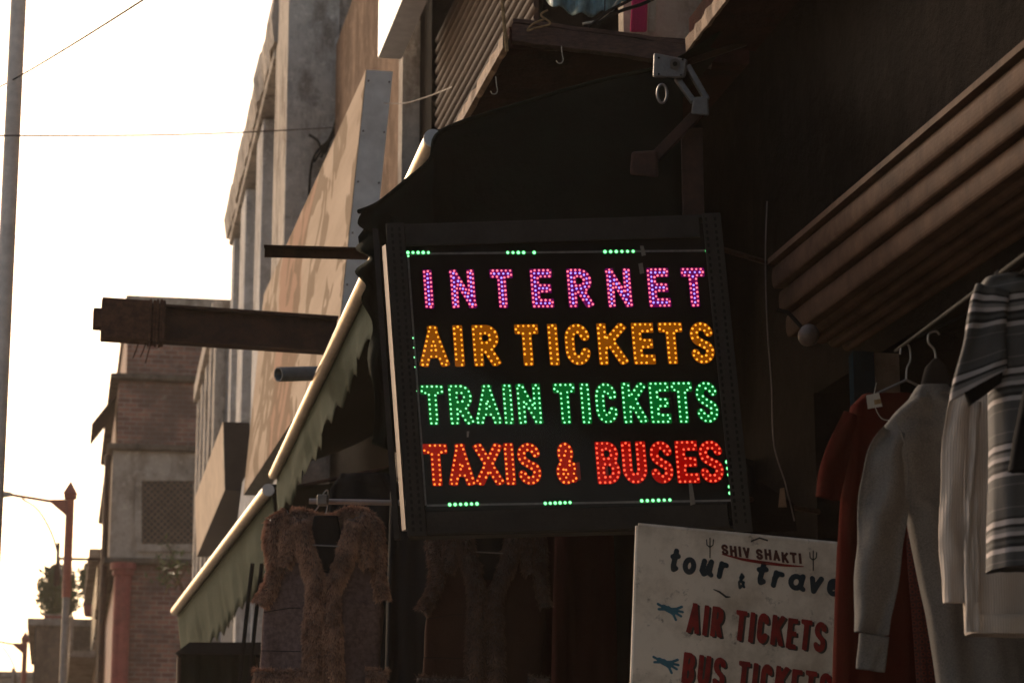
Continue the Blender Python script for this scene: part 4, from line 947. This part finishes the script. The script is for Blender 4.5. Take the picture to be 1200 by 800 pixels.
# ------------------------------------------------------------------ painted tour board
Yt = 7.35
tb = thing('painted_tour_board', 'grubby white painted travel board with red and navy lettering', 'sign', P(800, 860, Yt))
tO, tX, tZ = P(748, 617, Yt), P(1010, 638, Yt + .06), P(738, 900, Yt)
tu, tv = (tX - tO).normalized(), (tZ - tO).normalized(); tn = tu.cross(tv).normalized()
if tn.y > 0: tn = -tn
def onT(px, py, off=0):
    r = ray(px, py); o = tO + tn * off; k = (o - CAM).dot(tn) / r.dot(tn); return CAM + r * k
cs = [onT(748, 616), onT(1012, 641), onT(1004, 905), onT(738, 900)]
MB().hexa(cs + [c - tn * .018 for c in cs]).build('panel', M['tour_board'], tb, bevel=.003)
for (x0, y0), (x1, y1) in (((748, 616), (1012, 641)), ((738, 900), (748, 616))):
    p, q = onT(x0, y0, -.009), onT(x1, y1, -.009); MB().tube([p, q], .0095, 8).build('rolled_edge', M['tour_board'], tb)
def paint(txt, base0, base1, hpx, m, th, off, widths=None, slant=0, dx=0, dy=0, name='letter', gap=.12, lower=False, jitter=0):
    """letters between two baseline pixels; th as a share of the height"""
    rnd = random.Random(3)
    wd = [(widths or {}).get(c, .5) for c in txt]; tot = sum(wd) + gap * (len(txt) - 1); L = base1[0] - base0[0]; k = L / tot; x = 0
    for c, w_ in zip(txt, wd):
        if c != ' ':
            W, H = w_ * k, hpx; t_ = th * H; jy = rnd.uniform(-jitter, jitter)
            strokes = glyph_strokes(c, W, H, t_, slant)
            X, Y, d = sdf_grid(strokes, t_, -6 - abs(slant) * H, W + 6 + abs(slant) * H, -3, H + 3, H / (26 if hpx > 20 else 18), (0, H) if not lower else None)
            V, Fc, _ = fill(X, Y, d)
            def to3(px, py, o):
                f = (x + px) / L; return onT(base0[0] + x + px + dx, base0[1] + (base1[1] - base0[1]) * f - py + jy + dy, o)
            mk(name, [to3(a, b, off) for a, b in V], Fc, m, tb)
        x += (w_ + gap) * k
wcap = {'I': .2, ' ': .25, 'A': .50, 'T': .44, 'R': .46, 'S': .46, 'E': .4, 'B': .47, 'U': .47, 'K': .5, 'C': .44}
for txt, b0, b1, h in (('AIR TICKETS', (804, 741), (966, 765), 36), ('BUS TICKETS', (798, 800), (972, 826), 37)):
    paint(txt, b0, b1, h, M['ink_dark'], .16, .0010, wcap, .10, 2.4, 1.8, 'letter_shadow', gap=.115, jitter=.7); paint(txt, b0, b1, h, M['ink_red'], .16, .0022, wcap, .10, gap=.115, jitter=.7)
wl_ = {'t': .42, 'o': .55, 'u': .6, 'r': .48, ' ': .22, '8': .4, 'a': .6, 'v': .5, 'e': .5, 'l': .35}
paint('tour', (783, 670), (853, 679), 28.5, M['ink_navy'], .215, .0015, wl_, .12, lower=True, gap=.1, jitter=1); paint('8', (862, 689), (874, 691), 24, M['ink_navy'], .12, .0015, {'8': .5}, .1, lower=True)
paint('travel', (884, 685), (1000, 702), 28.5, M['ink_navy'], .215, .0015, wl_, .12, lower=True, gap=.1, jitter=1)
paint('SHIV SHAKTI', (846, 650), (940, 661), 12.5, M['ink_brown'], .24, .0015, {'I': .22, 'S': .5, 'H': .5, 'V': .5, ' ': .2, 'A': .5, 'K': .5, 'T': .5}, -.1, jitter=.8)
def ribbon(pts, wpx, m, name, off=.0015):
    n = len(pts); V = []
    for i, (x, y) in enumerate(pts):
        a, b = pts[max(i - 1, 0)], pts[min(i + 1, n - 1)]; dx, dy = b[0] - a[0], b[1] - a[1]; l = math.hypot(dx, dy); wq = (wpx(i / (n - 1)) if callable(wpx) else wpx) / 2
        V += [onT(x - dy / l * wq, y + dx / l * wq, off), onT(x + dy / l * wq, y - dx / l * wq, off)]
    return mk(name, V, [(2 * i, 2 * i + 1, 2 * i + 3, 2 * i + 2) for i in range(n - 1)], m, tb)
ribbon([(846, 649), (870, 655), (895, 659), (920, 662), (942, 663.5)], lambda f: 1 + 3 * math.sin(math.pi * f), M['ink_red'], 'underline')
for cx, cy in ((832, 643), (953, 658)):
    tri = []
    X, Y, d = sdf_grid([('c', [(0, -10), (0, 13)]), ('c', [(-4, 11), (-3.6, 5), (0, 2), (3.6, 5), (4, 11)])], 1.3, -8, 8, -14, 16, .5); V, Fc, _ = fill(X, Y, d); mk('trident', [onT(cx + x, cy - y, .0015) for x, y in V], Fc, M['ink_dark'], tb)
for cx, cy in ((786, 716), (781, 778)):
    X, Y, d = sdf_grid([('c', [(-8, 4), (-1, 1), (6, 2)]), ('c', [(-3, 3), (3, -1)])], 6.5, -20, 20, -16, 16, .6)
    _, _, d_ = sdf_grid([('c', [(-15, 7), (-6, 3)]), ('c', [(-14, 1), (-5, 2)]), ('c', [(5, 3), (13, 7)]), ('c', [(5, 2), (14, 1)]), ('c', [(4, 0), (12, -4)]), ('c', [(2, -1), (6, -9)])], 3.0, -20, 20, -16, 16, .6)
    V, Fc, _ = fill(X, Y, np.minimum(d, d_))
    mk('pointer_mark', [onT(cx + x, cy - y + x * .12, .0015) for x, y in V], Fc, M['ink_blue'], tb)
ribbon([(836, 690), (843, 693), (851, 699), (856, 699)], lambda f: 1 + 1.5 * math.sin(3 * f), M['ink_dark'], 'scuff'); ribbon([(880, 634), (890, 630), (900, 633)], 2, M['ink_dark'], 'scuff')
for x in (770, 985):
    p = onT(x, 880, -.04); MB().tube([Vector((p.x, p.y + .01, .13)), p], .018, 8).build('leg', M['rust'], tb)

# ------------------------------------------------------------------ garments
def loft_rows(rows, Y, thick, n=36, fold=.012, nf=5, seed=0, sub=5, tilt=0, y_wave=.0):
    """rows: (y, xl, xr[, thickness share]) in picture rows at depth Y -> tubular cloth with folds"""
    V = []; UV = []; rr = []
    for i in range(len(rows) - 1):
        for k in range(sub): rr.append(tuple(a + (b - a) * k / sub for a, b in zip(rows[i], rows[i + 1])))
    rr.append(rows[-1]); L = 0; prev = None
    for i, r in enumerate(rr):
        y, xl, xr = r[:3]; ts = r[3] if len(r) > 3 else 1; v = i / (len(rr) - 1)
        cx = (xl + xr) / 2; c = P(cx, y, Y); hw = (xr - xl) / 2 * Y / F
        if prev is not None: L += (c - prev).length
        prev = c; fa = fold * (.25 + .75 * v)
        for j in range(n):
            q = 2 * math.pi * j / n; ca, sa = math.cos(q), math.sin(q); ex = math.copysign(abs(ca) ** .8, ca); ez = math.copysign(abs(sa) ** .42, sa)
            u = ex * hw
            f = fa * (math.sin(ex * nf * 2.2 + seed + v * .8) + .6 * math.sin(ex * nf * 4.1 + seed * 2 - v * 1.1)) + .9 * fold * noise.noise(Vector((ex * 2.3 + v * 2, v * 7, seed + (5 if sa > 0 else 0)))) + .45 * fold * noise.noise(Vector((ex * 7 - v * 6, v * 16, seed)))
            V.append(c + Vector((u, ez * thick * ts * .5 + f, tilt * ex * hw + y_wave * math.sin(ex * 4 + seed) * v))); UV.append((u, L))
    m = len(rr); Fc = []
    for i in range(m - 1):
        for j in range(n): Fc.append((i * n + j, i * n + (j + 1) % n, (i + 1) * n + (j + 1) % n, (i + 1) * n + j))
    return V, Fc, UV
def loft(name, rows, Y, thick, m, parent, **k):
    capd = k.pop('cap', True)
    n = k.get('n', 36); V, Fc, UV = loft_rows(rows, Y, thick, **k); mm = len(V) // n
    if capd: Fc.append(tuple(range(n))[::-1])
    return mk(name, V, Fc, m, parent, True, UV)
def axis_tube(name, pts, Y, m, parent, thick=.5, n=28, fold=.006, seed=0, sub=6, v0=0, cut=0):
    """sleeve: (x, y, half width px) along its axis; rings square to the axis in the picture plane"""
    pp_ = []
    for i in range(len(pts) - 1):
        for k in range(sub):
            t = k / sub; p0, p1, p2, p3 = pts[max(i - 1, 0)], pts[i], pts[i + 1], pts[min(i + 2, len(pts) - 1)]
            pp_.append(tuple(.5 * (2 * b + (c - a) * t + (2 * a - 5 * b + 4 * c - d) * t * t + (3 * b - a - 3 * c + d) * t ** 3) for a, b, c, d in zip(p0, p1, p2, p3)))
    pp_.append(pts[-1]); V = []; UV = []; L = v0; prev = None
    for i, (x, y, w_) in enumerate(pp_):
        a, b = pp_[max(i - 1, 0)], pp_[min(i + 1, len(pp_) - 1)]; ax = (P(b[0], b[1], Y) - P(a[0], a[1], Y)).normalized(); sd = ax.cross(Vector((0, 1, 0))).normalized(); c = P(x, y, Y); hw = w_ * Y / F
        if prev is not None: L += (c - prev).length
        prev = c
        for j in range(n):
            q = 2 * math.pi * j / n; f = fold * (math.sin(q * 3 + seed + L * 6) + .7 * noise.noise(Vector((math.cos(q) * 2, L * 9, seed))))
            sq = math.sin(q); ez = math.copysign(abs(sq) ** .5, sq); wr = .012 * noise.noise(Vector((math.cos(q) * 1.5 + L * 7, L * 22, seed + 3)))
            V.append(c + sd * (math.cos(q) * hw * (1 + .05 * math.sin(L * 31 + seed))) + Vector((0, ez * hw * thick * .8 + f + wr, cut * math.cos(q) * hw * i / (len(pp_) - 1)))); UV.append((math.cos(q) * hw, L))
    m_ = len(pp_); Fc = [(i * n + j, i * n + (j + 1) % n, (i + 1) * n + (j + 1) % n, (i + 1) * n + j) for i in range(m_ - 1) for j in range(n)]
    Fc.append(tuple(range(n))[::-1]); return mk(name, V, Fc, m, parent, True, UV)
def hanger(parent, cx, cy, Y, wpx, drop, m, hook_h=28):
    pts = [P(cx - wpx, cy + drop, Y), P(cx, cy, Y), P(cx + wpx, cy + drop, Y)]
    h = MB().tube(pts, .004, 6).build('hanger', m, parent)
    MB().tube(smoothline([P(cx, cy, Y), P(cx + 1, cy - hook_h * .35, Y), P(cx + 5, cy - hook_h * .6, Y), P(cx + 3, cy - hook_h, Y), P(cx - 5, cy - hook_h, Y), P(cx - 7, cy - hook_h * .75, Y)], 5), .0028, 6).build('hook', M['chrome'], h)
# rail the clothes hang on
ra, rb = P(1050, 411, 6.62), P(1215, 288, 4.85)
rail = thing('clothes_rail', 'thin dark metal rail under the shutter carrying the clothes', 'rail', (ra.x, ra.y, ra.z)); MB().tube([ra, rb], .005, 8).build('rod', M['black_cable'], rail)
for q in (.1, .9): p = ra.lerp(rb, q); MB().tube([p, p + Z * .1 + T * .2], .004, 6).build('bracket', M['black_cable'], rail)
# red kurta at the back
k1 = thing('red_kurta', 'rust red long kurta hanging left of the grey sweatshirt', 'clothing', P(1030, 870, 6.55)); Y = 6.55
loft('body', [(464, 1008, 1080), (476, 996, 1088), (505, 990, 1095), (560, 986, 1098), (640, 981, 1098), (720, 978, 1100), (800, 976, 1102), (880, 974, 1104)], Y, .10, M['red_cloth'], k1, fold=.012, nf=5, seed=1)
axis_tube('sleeve', [(1000, 486, 12), (985, 520, 14), (975, 555, 15), (970, 584, 15)], Y - .03, M['red_cloth'], k1, seed=3)
loft('front_border', [(585, 1064, 1094), (640, 1062, 1096), (720, 1068, 1100), (800, 1074, 1106), (880, 1078, 1108)], Y - .075, .02, M['red_pattern'], k1, fold=.004, seed=4, n=20)
hanger(k1, 1062, 445, Y - .02, 60, 28, M['chrome'], 40)
MB().hexa([P(1017, 479, Y - .09), P(1034, 476, Y - .09), P(1030, 460, Y - .09), P(1015, 463, Y - .09)] + [P(x, y, Y - .088) for x, y in ((1017, 479), (1034, 476), (1030, 460), (1015, 463))]).build('price_tag', M['white_metal'], k1)
MB().hexa([P(1025, 474, Y - .0915), P(1033, 472.5, Y - .0915), P(1032, 467, Y - .0915), P(1024, 468.5, Y - .0915)] + [P(x, y, Y - .0905) for x, y in ((1025, 474), (1033, 472.5), (1032, 467), (1024, 468.5))]).build('tag_print', M['rope'], k1)
MB().tube(smoothline([P(1027, 448, Y - .085), P(1024, 470, Y - .086), P(1033, 490, Y - .085), (P(1050, 492, Y - .085))], 5), .0012, 5).build('tag_string', M['white_metal'], k1)
# grey sweatshirt
g1 = thing('grey_sweatshirt', 'grey marl sweatshirt on a black padded hanger, long sleeve hanging', 'clothing', P(1080, 880, 6.15)); Y = 6.15
loft('body', [(464, 1068, 1116), (472, 1060, 1132), (484, 1047, 1160), (505, 1030, 1190), (530, 1028, 1196), (570, 1040, 1196), (592, 1054, 1196), (608, 1063, 1198), (660, 1072, 1202), (720, 1085, 1206), (800, 1098, 1210), (880, 1105, 1214)], Y, .13, M['grey_knit'], g1, fold=.019, nf=2, seed=2, n=48)
axis_tube('sleeve', [(1050, 506, 16), (1041, 535, 27), (1036, 580, 29), (1032, 630, 28), (1026, 690, 24), (1021, 742, 20)], Y - .05, M['grey_knit'], g1, seed=2, fold=.014)
axis_tube('cuff', [(1024, 744, 18.5), (1022, 765, 17), (1020, 785, 16)], Y - .05, M['grey_knit'], g1, seed=5, fold=.003)
MB().tube(smoothline([P(1050, 492, 6.03), P(1060, 520, 6.02), P(1064, 552, 6.02), P(1062, 582, 6.03)], 6), .0022, 5).build('armhole_seam', M['grey_knit'], g1)
loft('collar', [(454, 1073, 1111, .8), (460, 1069, 1115, .9), (470, 1063, 1122, 1)], Y, .125, M['grey_knit'], g1, n=36, fold=.003, sub=3)
loft('padded_hanger', [(422, 1092, 1100), (430, 1084, 1108), (445, 1080, 1114), (463, 1076, 1118)], Y - .02, .05, M['charcoal_lining'], g1, n=20, fold=.002)
MB().tube(smoothline([P(1097, 423, Y), P(1095, 410, Y), P(1088, 401, Y), P(1089, 391, Y), P(1097, 388, Y), P(1101, 392, Y)], 5), .003, 6).build('hook', M['chrome'], g1)
# cream ribbed cardigan
w1 = thing('cream_cardigan', 'cream ribbed knit cardigan hanging open between sweatshirt and striped shirt', 'clothing', P(1165, 760, 5.75)); Y = 5.75
loft('body', [(400, 1150, 1190), (420, 1138, 1230), (470, 1134, 1250), (540, 1132, 1255), (600, 1130, 1258), (680, 1129, 1260), (742, 1131, 1262)], Y, .10, M['white_rib'], w1, fold=.007, nf=2, seed=7, n=44, tilt=0)
axis_tube('sleeve', [(1142, 440, 12), (1126, 475, 16), (1121, 540, 18), (1119, 610, 18), (1120, 660, 18), (1122, 706, 16)], Y + .0, M['white_rib'], w1, seed=8, fold=.007)
loft('hem', [(722, 1131, 1262), (744, 1132, 1262)], Y, .108, M['white_rib'], w1, fold=.008, nf=2, seed=7, n=44, cap=False)
axis_tube('front_band', [(1142, 470, 8), (1138, 560, 8), (1138, 650, 8), (1140, 740, 8)], Y - .062, M['white_rib'], w1, thick=.12, seed=2, fold=.002)
# striped polo nearest
p1 = thing('striped_polo', 'grey black and white striped polo shirt at the right edge', 'clothing', P(1215, 680, 5.2)); Y = 5.2
loft('body', [(326, 1150, 1262), (334, 1147, 1290), (350, 1150, 1300), (400, 1156, 1300), (450, 1160, 1300), (520, 1161, 1300), (600, 1160, 1300), (664, 1159, 1300)], Y, .13, M['stripes'], p1, fold=.012, nf=4, seed=3, n=48, tilt=.06)
axis_tube('sleeve', [(1163, 338, 20), (1158, 362, 23), (1153, 400, 28), (1148, 438, 33), (1146, 452, 34)], Y - .055, M['stripes'], p1, seed=6, fold=.005, v0=.04, cut=.75)
axis_tube('sleeve_lining', [(1150, 425, 27), (1155, 462, 22)], Y - .03, M['charcoal_lining'], p1, seed=1, fold=.003, cut=.6)
loft('collar', [(318, 1196, 1240), (330, 1182, 1240)], Y - .03, .11, M['charcoal_lining'], p1, n=24, fold=.002)
MB().tube(smoothline([P(1176, 326, Y + .02), P(1170, 318, Y + .02), P(1166, 322, Y + .02)], 5), .003, 6).build('hook', M['chrome'], p1)
bs = thing('woven_scarf', 'dark woven scarf end cut by the right edge over the polo', 'scarf', P(1200, 560, 4.95))
loft('cloth', [(455, 1200, 1240), (480, 1194, 1240), (520, 1186, 1240), (552, 1181, 1240)], 4.95, .05, M['black_cloth'], bs, fold=.006, seed=2, n=30)
# bulb, blue post, pale slit
bl = P(948, 392, 7.9); rt = thing('round_lamp', 'unlit round bulkhead lamp under the shutter end', 'lamp', bl)
mb = MB(); 
for i in range(8): pass
mb.tube([bl + Vector((0, .05, 0)), bl + Vector((0, .02, 0)), bl + Vector((0, -.01, 0)), bl + Vector((0, -.03, 0)), bl + Vector((0, -.036, 0))], [.03, .036, .035, .022, .004], 16); mb.build('bulb', M['grey_cable'], rt, smooth=True)
MB().tube([bl + Vector((0, .05, 0)), bl + Vector((0, .06, .02)), bl + Vector((-.06, .06, .09)), bl + Vector((-.10, .06, .10))], .008, 6).build('stem', M['black_cable'], rt)
rt = thing('door_post', 'dark blue painted door post behind the red kurta', 'post', (P(1016, 430, 7.6).x, P(1016, 430, 7.6).y, .13))
pb = P(1016, 400, 7.6); M['blue_post'] = mat('dark_blue_paint', (.012, .026, .034), .95, .3, 8, bmp=.2, spec=0); MB().box(Vector((pb.x - .02, pb.y, 1.7)), (.035, .01, 0), (0, .05, 0), (0, 0, 1.57)).build('post', M['blue_post'], rt)
MB().box(Vector((pb.x + .06, pb.y + .03, 1.7)), (.04, .01, 0), (0, .05, 0), (0, 0, 1.57)).build('jamb', M['plaster_brown'], rt)
sl_ = P(915, 583, 8.9); rt = thing('light_slit', 'small pale sliver in place of a light slit beside the lit sign corner', 'wood', sl_); MB().hexa([P(912, 594, 8.2), P(922, 594, 8.2), P(919, 571, 8.2), P(914, 572, 8.2)] + [P(x, y, 8.23) for x, y in ((912, 594), (922, 594), (919, 571), (914, 572))]).build('sliver', M['wood_pale'], rt)  # pale colour stands in for a slit of warm light
MB().hexa([P(858, 625, 8.25), P(934, 622, 8.25), P(930, 590, 8.25), P(888, 562, 8.25)] + [P(x, y, 8.28) for x, y in ((858, 625), (934, 622), (930, 590), (888, 562))]).build('bracket_plate', M['plaster_dark'], rt)

# ------------------------------------------------------------------ fur vests
def fur_on(paths, Y, dens, length, rnd):
    """paths: list of (points px, radius px); tapered blades over a tube"""
    mb = MB(); base = MB(); k = Y / F
    for pts, rad, dirv in paths:
        ln = smoothline([P(x, y, Y - dz) for x, y, dz in pts], 6); rl = [interp([(r_,) for r_ in rad], i_ / (len(ln) - 1))[0] for i_ in range(len(ln))] if isinstance(rad, list) else [rad] * len(ln); base.tube(ln, [r_ * k * .8 for r_ in rl], 10)
        L = sum((b - a).length for a, b in zip(ln[:-1], ln[1:])); n = int(dens * L * sum(rl) / len(rl))
        for _ in range(n):
            f = rnd.random() * (len(ln) - 1.001); i = int(f); c = ln[i].lerp(ln[i + 1], f - i); ax = (ln[i + 1] - ln[i]).normalized()
            q = rnd.uniform(0, 2 * math.pi); s = ax.orthogonal().normalized(); s2 = ax.cross(s); nn = s * math.cos(q) + s2 * math.sin(q)
            if nn.y > .35: continue
            r0 = rl[i] * k * .75; root = c + nn * r0
            cl = noise.noise_vector(root * 38) * .6 + noise.noise_vector(root * 120) * .35
            dr = (nn * .75 + Vector((dirv[0], 0, dirv[1])) * .6 + cl + Vector((rnd.gauss(0, .15), rnd.gauss(0, .15), rnd.gauss(0, .15)))).normalized()
            l = length * rnd.uniform(.55, 1.25); wv = dr.cross(Vector((rnd.gauss(0, 1), -2, rnd.gauss(0, 1)))).normalized() * .0012
            mid = root + dr * l * .55; tip = root + (dr + Vector((0, 0, -.35)) + cl * .3).normalized() * l
            mb.add([root - wv, root + wv, mid + wv * .8, mid - wv * .8, tip], [(0, 1, 2, 3), (3, 2, 4)], [(0, 0), (0, 0), (0, .55), (0, .55), (0, 1)])
    return mb, base
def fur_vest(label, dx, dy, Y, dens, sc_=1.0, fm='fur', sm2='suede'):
    rnd = random.Random(int(dx) + 5); c0 = (380, 700)
    def q(x, y, dz=0): return (c0[0] + (x - c0[0]) * sc_ + dx, c0[1] + (y - c0[1]) * sc_ + dy)
    rt = thing('fur_vest', label, 'vest', P(*q(380, 860), Y), 'fur trimmed vests hung under the lit sign')
    rows = [(612, 335, 430), (625, 326, 438), (655, 325, 440), (690, 318, 447), (712, 310, 450), (730, 308, 449), (760, 307, 446), (800, 304, 444), (850, 300, 446)]
    rr = [(q(0, y)[1], q(a, y)[0], q(b, y)[0], .5 if y < 640 else 1) for y, a, b in rows]
    loft('suede_body', rr, Y, .16, M[sm2], rt, fold=.010, nf=2, seed=4, n=44)
    lin = [(605, 368, 396), (625, 364, 400), (650, 368, 396), (672, 376, 388)]
    loft('lining', [(q(0, y)[1], q(a, y)[0], q(b, y)[0]) for y, a, b in lin], Y - .065, .05, M['charcoal_lining'], rt, n=20, fold=.002)
    MB().tube([P(*q(362, 638), Y - .1), P(*q(400, 640), Y - .1)], .003, 6).build('hanger_bar', M['chrome'], rt)
    def path(l, dz): return [(*q(x, y), dz) for x, y in l]
    e = .085
    trims = [
      ('front_trim', [(path([(350, 610), (358, 640), (366, 668), (370, 690), (368, 730), (367, 770), (367, 830)], e), [12, 11, 11, 11, 12, 12, 12], (-.1, -1)), (path([(416, 610), (408, 640), (399, 668), (390, 692), (389, 730), (390, 770), (391, 830)], e), [11, 11, 10, 10, 11, 12, 12], (.1, -1))]),
      ('armhole_trim', [(path([(340, 606), (324, 614), (321, 632), (324, 655), (321, 680), (312, 697), (305, 708)], e * .6), [12, 12, 12, 11, 9, 9, 8], (-.5, -.6)), (path([(350, 608), (341, 625), (339, 645), (334, 662)], e * .9), [12, 12, 10, 5], (-.2, -.8))]),
      ('armhole_trim', [(path([(422, 606), (436, 614), (441, 635), (442, 660), (445, 685), (449, 702)], e * .6), [10, 10, 9, 8, 7, 6], (.3, -.8)), (path([(420, 606), (427, 628), (427, 648), (431, 664)], e * .9), [10, 9, 7, 4], (.1, -.8))]),
      ('hem_trim', [(path([(298, 795), (325, 797), (350, 797), (362, 797)], e), 12 * sc_, (-.2, -.8))]), ('hem_trim', [(path([(428, 793), (440, 794), (452, 795)], e), 10 * sc_, (.3, -.8))]),
      ('collar_trim', [(path([(340, 606), (356, 606), (370, 612), (395, 612), (408, 604), (424, 605)], .02), 9 * sc_, (0, .1))])]
    for nm, pths in trims:
        mb, base = fur_on(pths, Y, dens, .023, rnd); b = base.build(nm, M[fm], rt, smooth=True); mb.build('fur', M[fm], b, kind='stuff')
    sm_ = MB().tube([P(*q(309, 717), Y - .086), P(*q(340, 712), Y - .09), P(*q(352, 712), Y - .09)], .0015, 5).build('seam', M['charcoal_lining'], rt)
    MB().tube([P(*q(306, 762), Y - .088), P(*q(352, 763), Y - .092)], .0015, 5).build('seam', M['charcoal_lining'], rt)
    return rt
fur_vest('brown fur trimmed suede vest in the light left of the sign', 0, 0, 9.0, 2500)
fur_vest('dim fur trimmed vest hanging in the shade directly under the lit sign', 190, 8, 9.5, 1200, 1.0, 'fur_shaded', 'shaded_brown_cloth')  # fur and suede colours darkened to look shaded
vr = thing('vest_rail', 'thin purple-grey rail with a clamp behind the fur vest', 'rail', P(365, 588, 9.1)); MB().tube([P(362, 587, 9.1), P(640, 592, 9.15)], .011, 10).build('rod', M['lamp_grey'], vr)
MB().tube(smoothline([P(366, 602, 9.05), P(374, 592, 9.05), P(378, 580, 9.05), P(384, 574, 9.05), P(384, 592, 9.05), (P(381, 604, 9.05))], 5), .003, 6).build('clamp_hook', M['chrome'], vr)
MB().box(P(378, 586, 9.06), (.02, 0, 0), (0, .02, 0), (0, 0, .02)).build('clamp', M['cast_metal'], vr, bevel=.004)
for p, q in ((P(640, 592, 9.15), P(660, 560, 9.3)),): MB().tube([p, q], .006, 6).build('stay', M['rust'], vr)
# dark garments added further in, standing in for the shaded shop front
for i, (x0, x1, y0, Y, m, lb) in enumerate(((455, 520, 560, 10.4, 'black_cloth', 'black coat added as shade between the two fur vests'), (385, 470, 556, 11.2, 'black_cloth', 'broad black cloth added as shade behind the lit fur vest'), (515, 600, 560, 10.6, 'shaded_brown_cloth', 'dark brown cloth added as shade behind the dim vest'),
        (590, 665, 570, 10.0, 'dark_maroon_cloth', 'dark maroon dress added as shade under the sign middle'), (650, 720, 565, 9.7, 'dark_maroon_cloth', 'dark maroon patterned dress added as shade left of the painted board'), (705, 770, 570, 9.9, 'black_cloth', 'black garment added as shade beside the painted board edge'), (770, 900, 540, 9.4, 'black_cloth', 'broad black cloth added as shade behind the painted board top'))):
    rt = thing('shade_garment', lb, 'clothing', P((x0 + x1) / 2, 960, Y), 'dark garments added as shade inside the shop front')
    loft('cloth', [(y0, x0 + 14, x1 - 14), (y0 + 18, x0 + 2, x1 - 2), (y0 + 80, x0, x1), (700, x0 - 2, x1 + 2), (820, x0 - 4, x1 + 4), (950, x0 - 6, x1 + 6)], Y, .12, M[m], rt, fold=.025, nf=4, seed=i, n=40)
    if i != 1: MB().tube(smoothline([P((x0 + x1) / 2, y0, Y), P((x0 + x1) / 2 + 2, y0 - 14, Y), P((x0 + x1) / 2 - 3, y0 - 20, Y)], 4), .003, 6).build('hook', M['chrome'], rt)
# low dark stall roof at the bottom left with posts
rt = thing('stall_canopy', 'low black stall canopy below the faded green awning', 'canopy', P(260, 775, 17.5))
MB().hexa([P(205, 765, 17.4), P(306, 766, 17.4), P(306, 752, 17.4), P(222, 752, 17.4)] + [P(x, y, 19.5) for x, y in ((215, 775), (306, 775), (306, 764), (228, 764))]).build('roof', M['black_cloth'], rt)
for x in (212, 300):
    p = P(x, 770, 17.6); MB().tube([Vector((p.x, p.y, .13)), p], .03, 8).build('post', M['rust'], rt)
grid = [[P(212 + 88 * j / 20, 766 + 110 * i / 6, 17.55 + .04 * math.sin(j * 1.3)) for j in range(21)] for i in range(7)]
V, Fc, UV = sheet(grid, .004); mk('skirt', V, Fc, M['awning_dark'], rt, True, UV)
for i, x in enumerate((286, 297)):
    cable('hanging_strap', ('thin dark strap hanging left of the fur vest' if i == 0 else 'second dark strap touching the fur vest edge'), [P(x + 10, 660, 13), P(x + 2, 730, 13), P(x - 8, 830, 13)], .012, M['black_cable'], cat='strap')

# ------------------------------------------------------------------ dusty evening air
HZ = MB().hexa([Vector(p) for p in ((-40, -12, -1.02), (40, -12, -1.02), (40, 110, -1.02), (-40, 110, -1.02), (-40, -12, 12.4), (40, -12, 12.4), (40, 110, 12.4), (-40, 110, 12.4))])
hm = bpy.data.materials.new('dusty_air'); hm.use_nodes = True; ht = hm.node_tree; ht.nodes.remove(ht.nodes['Principled BSDF'])
pv = ht.nodes.new('ShaderNodeVolumePrincipled'); pv.inputs['Color'].default_value = (.95, .86, .76, 1); pv.inputs['Density'].default_value = .0007; pv.inputs['Anisotropy'].default_value = .3
ht.links.new(pv.outputs[0], ht.nodes['Material Output'].inputs['Volume'])
hz = HZ.build('haze', hm); hz['kind'] = 'stuff'; hz['label'] = 'thin dusty evening air over the street'
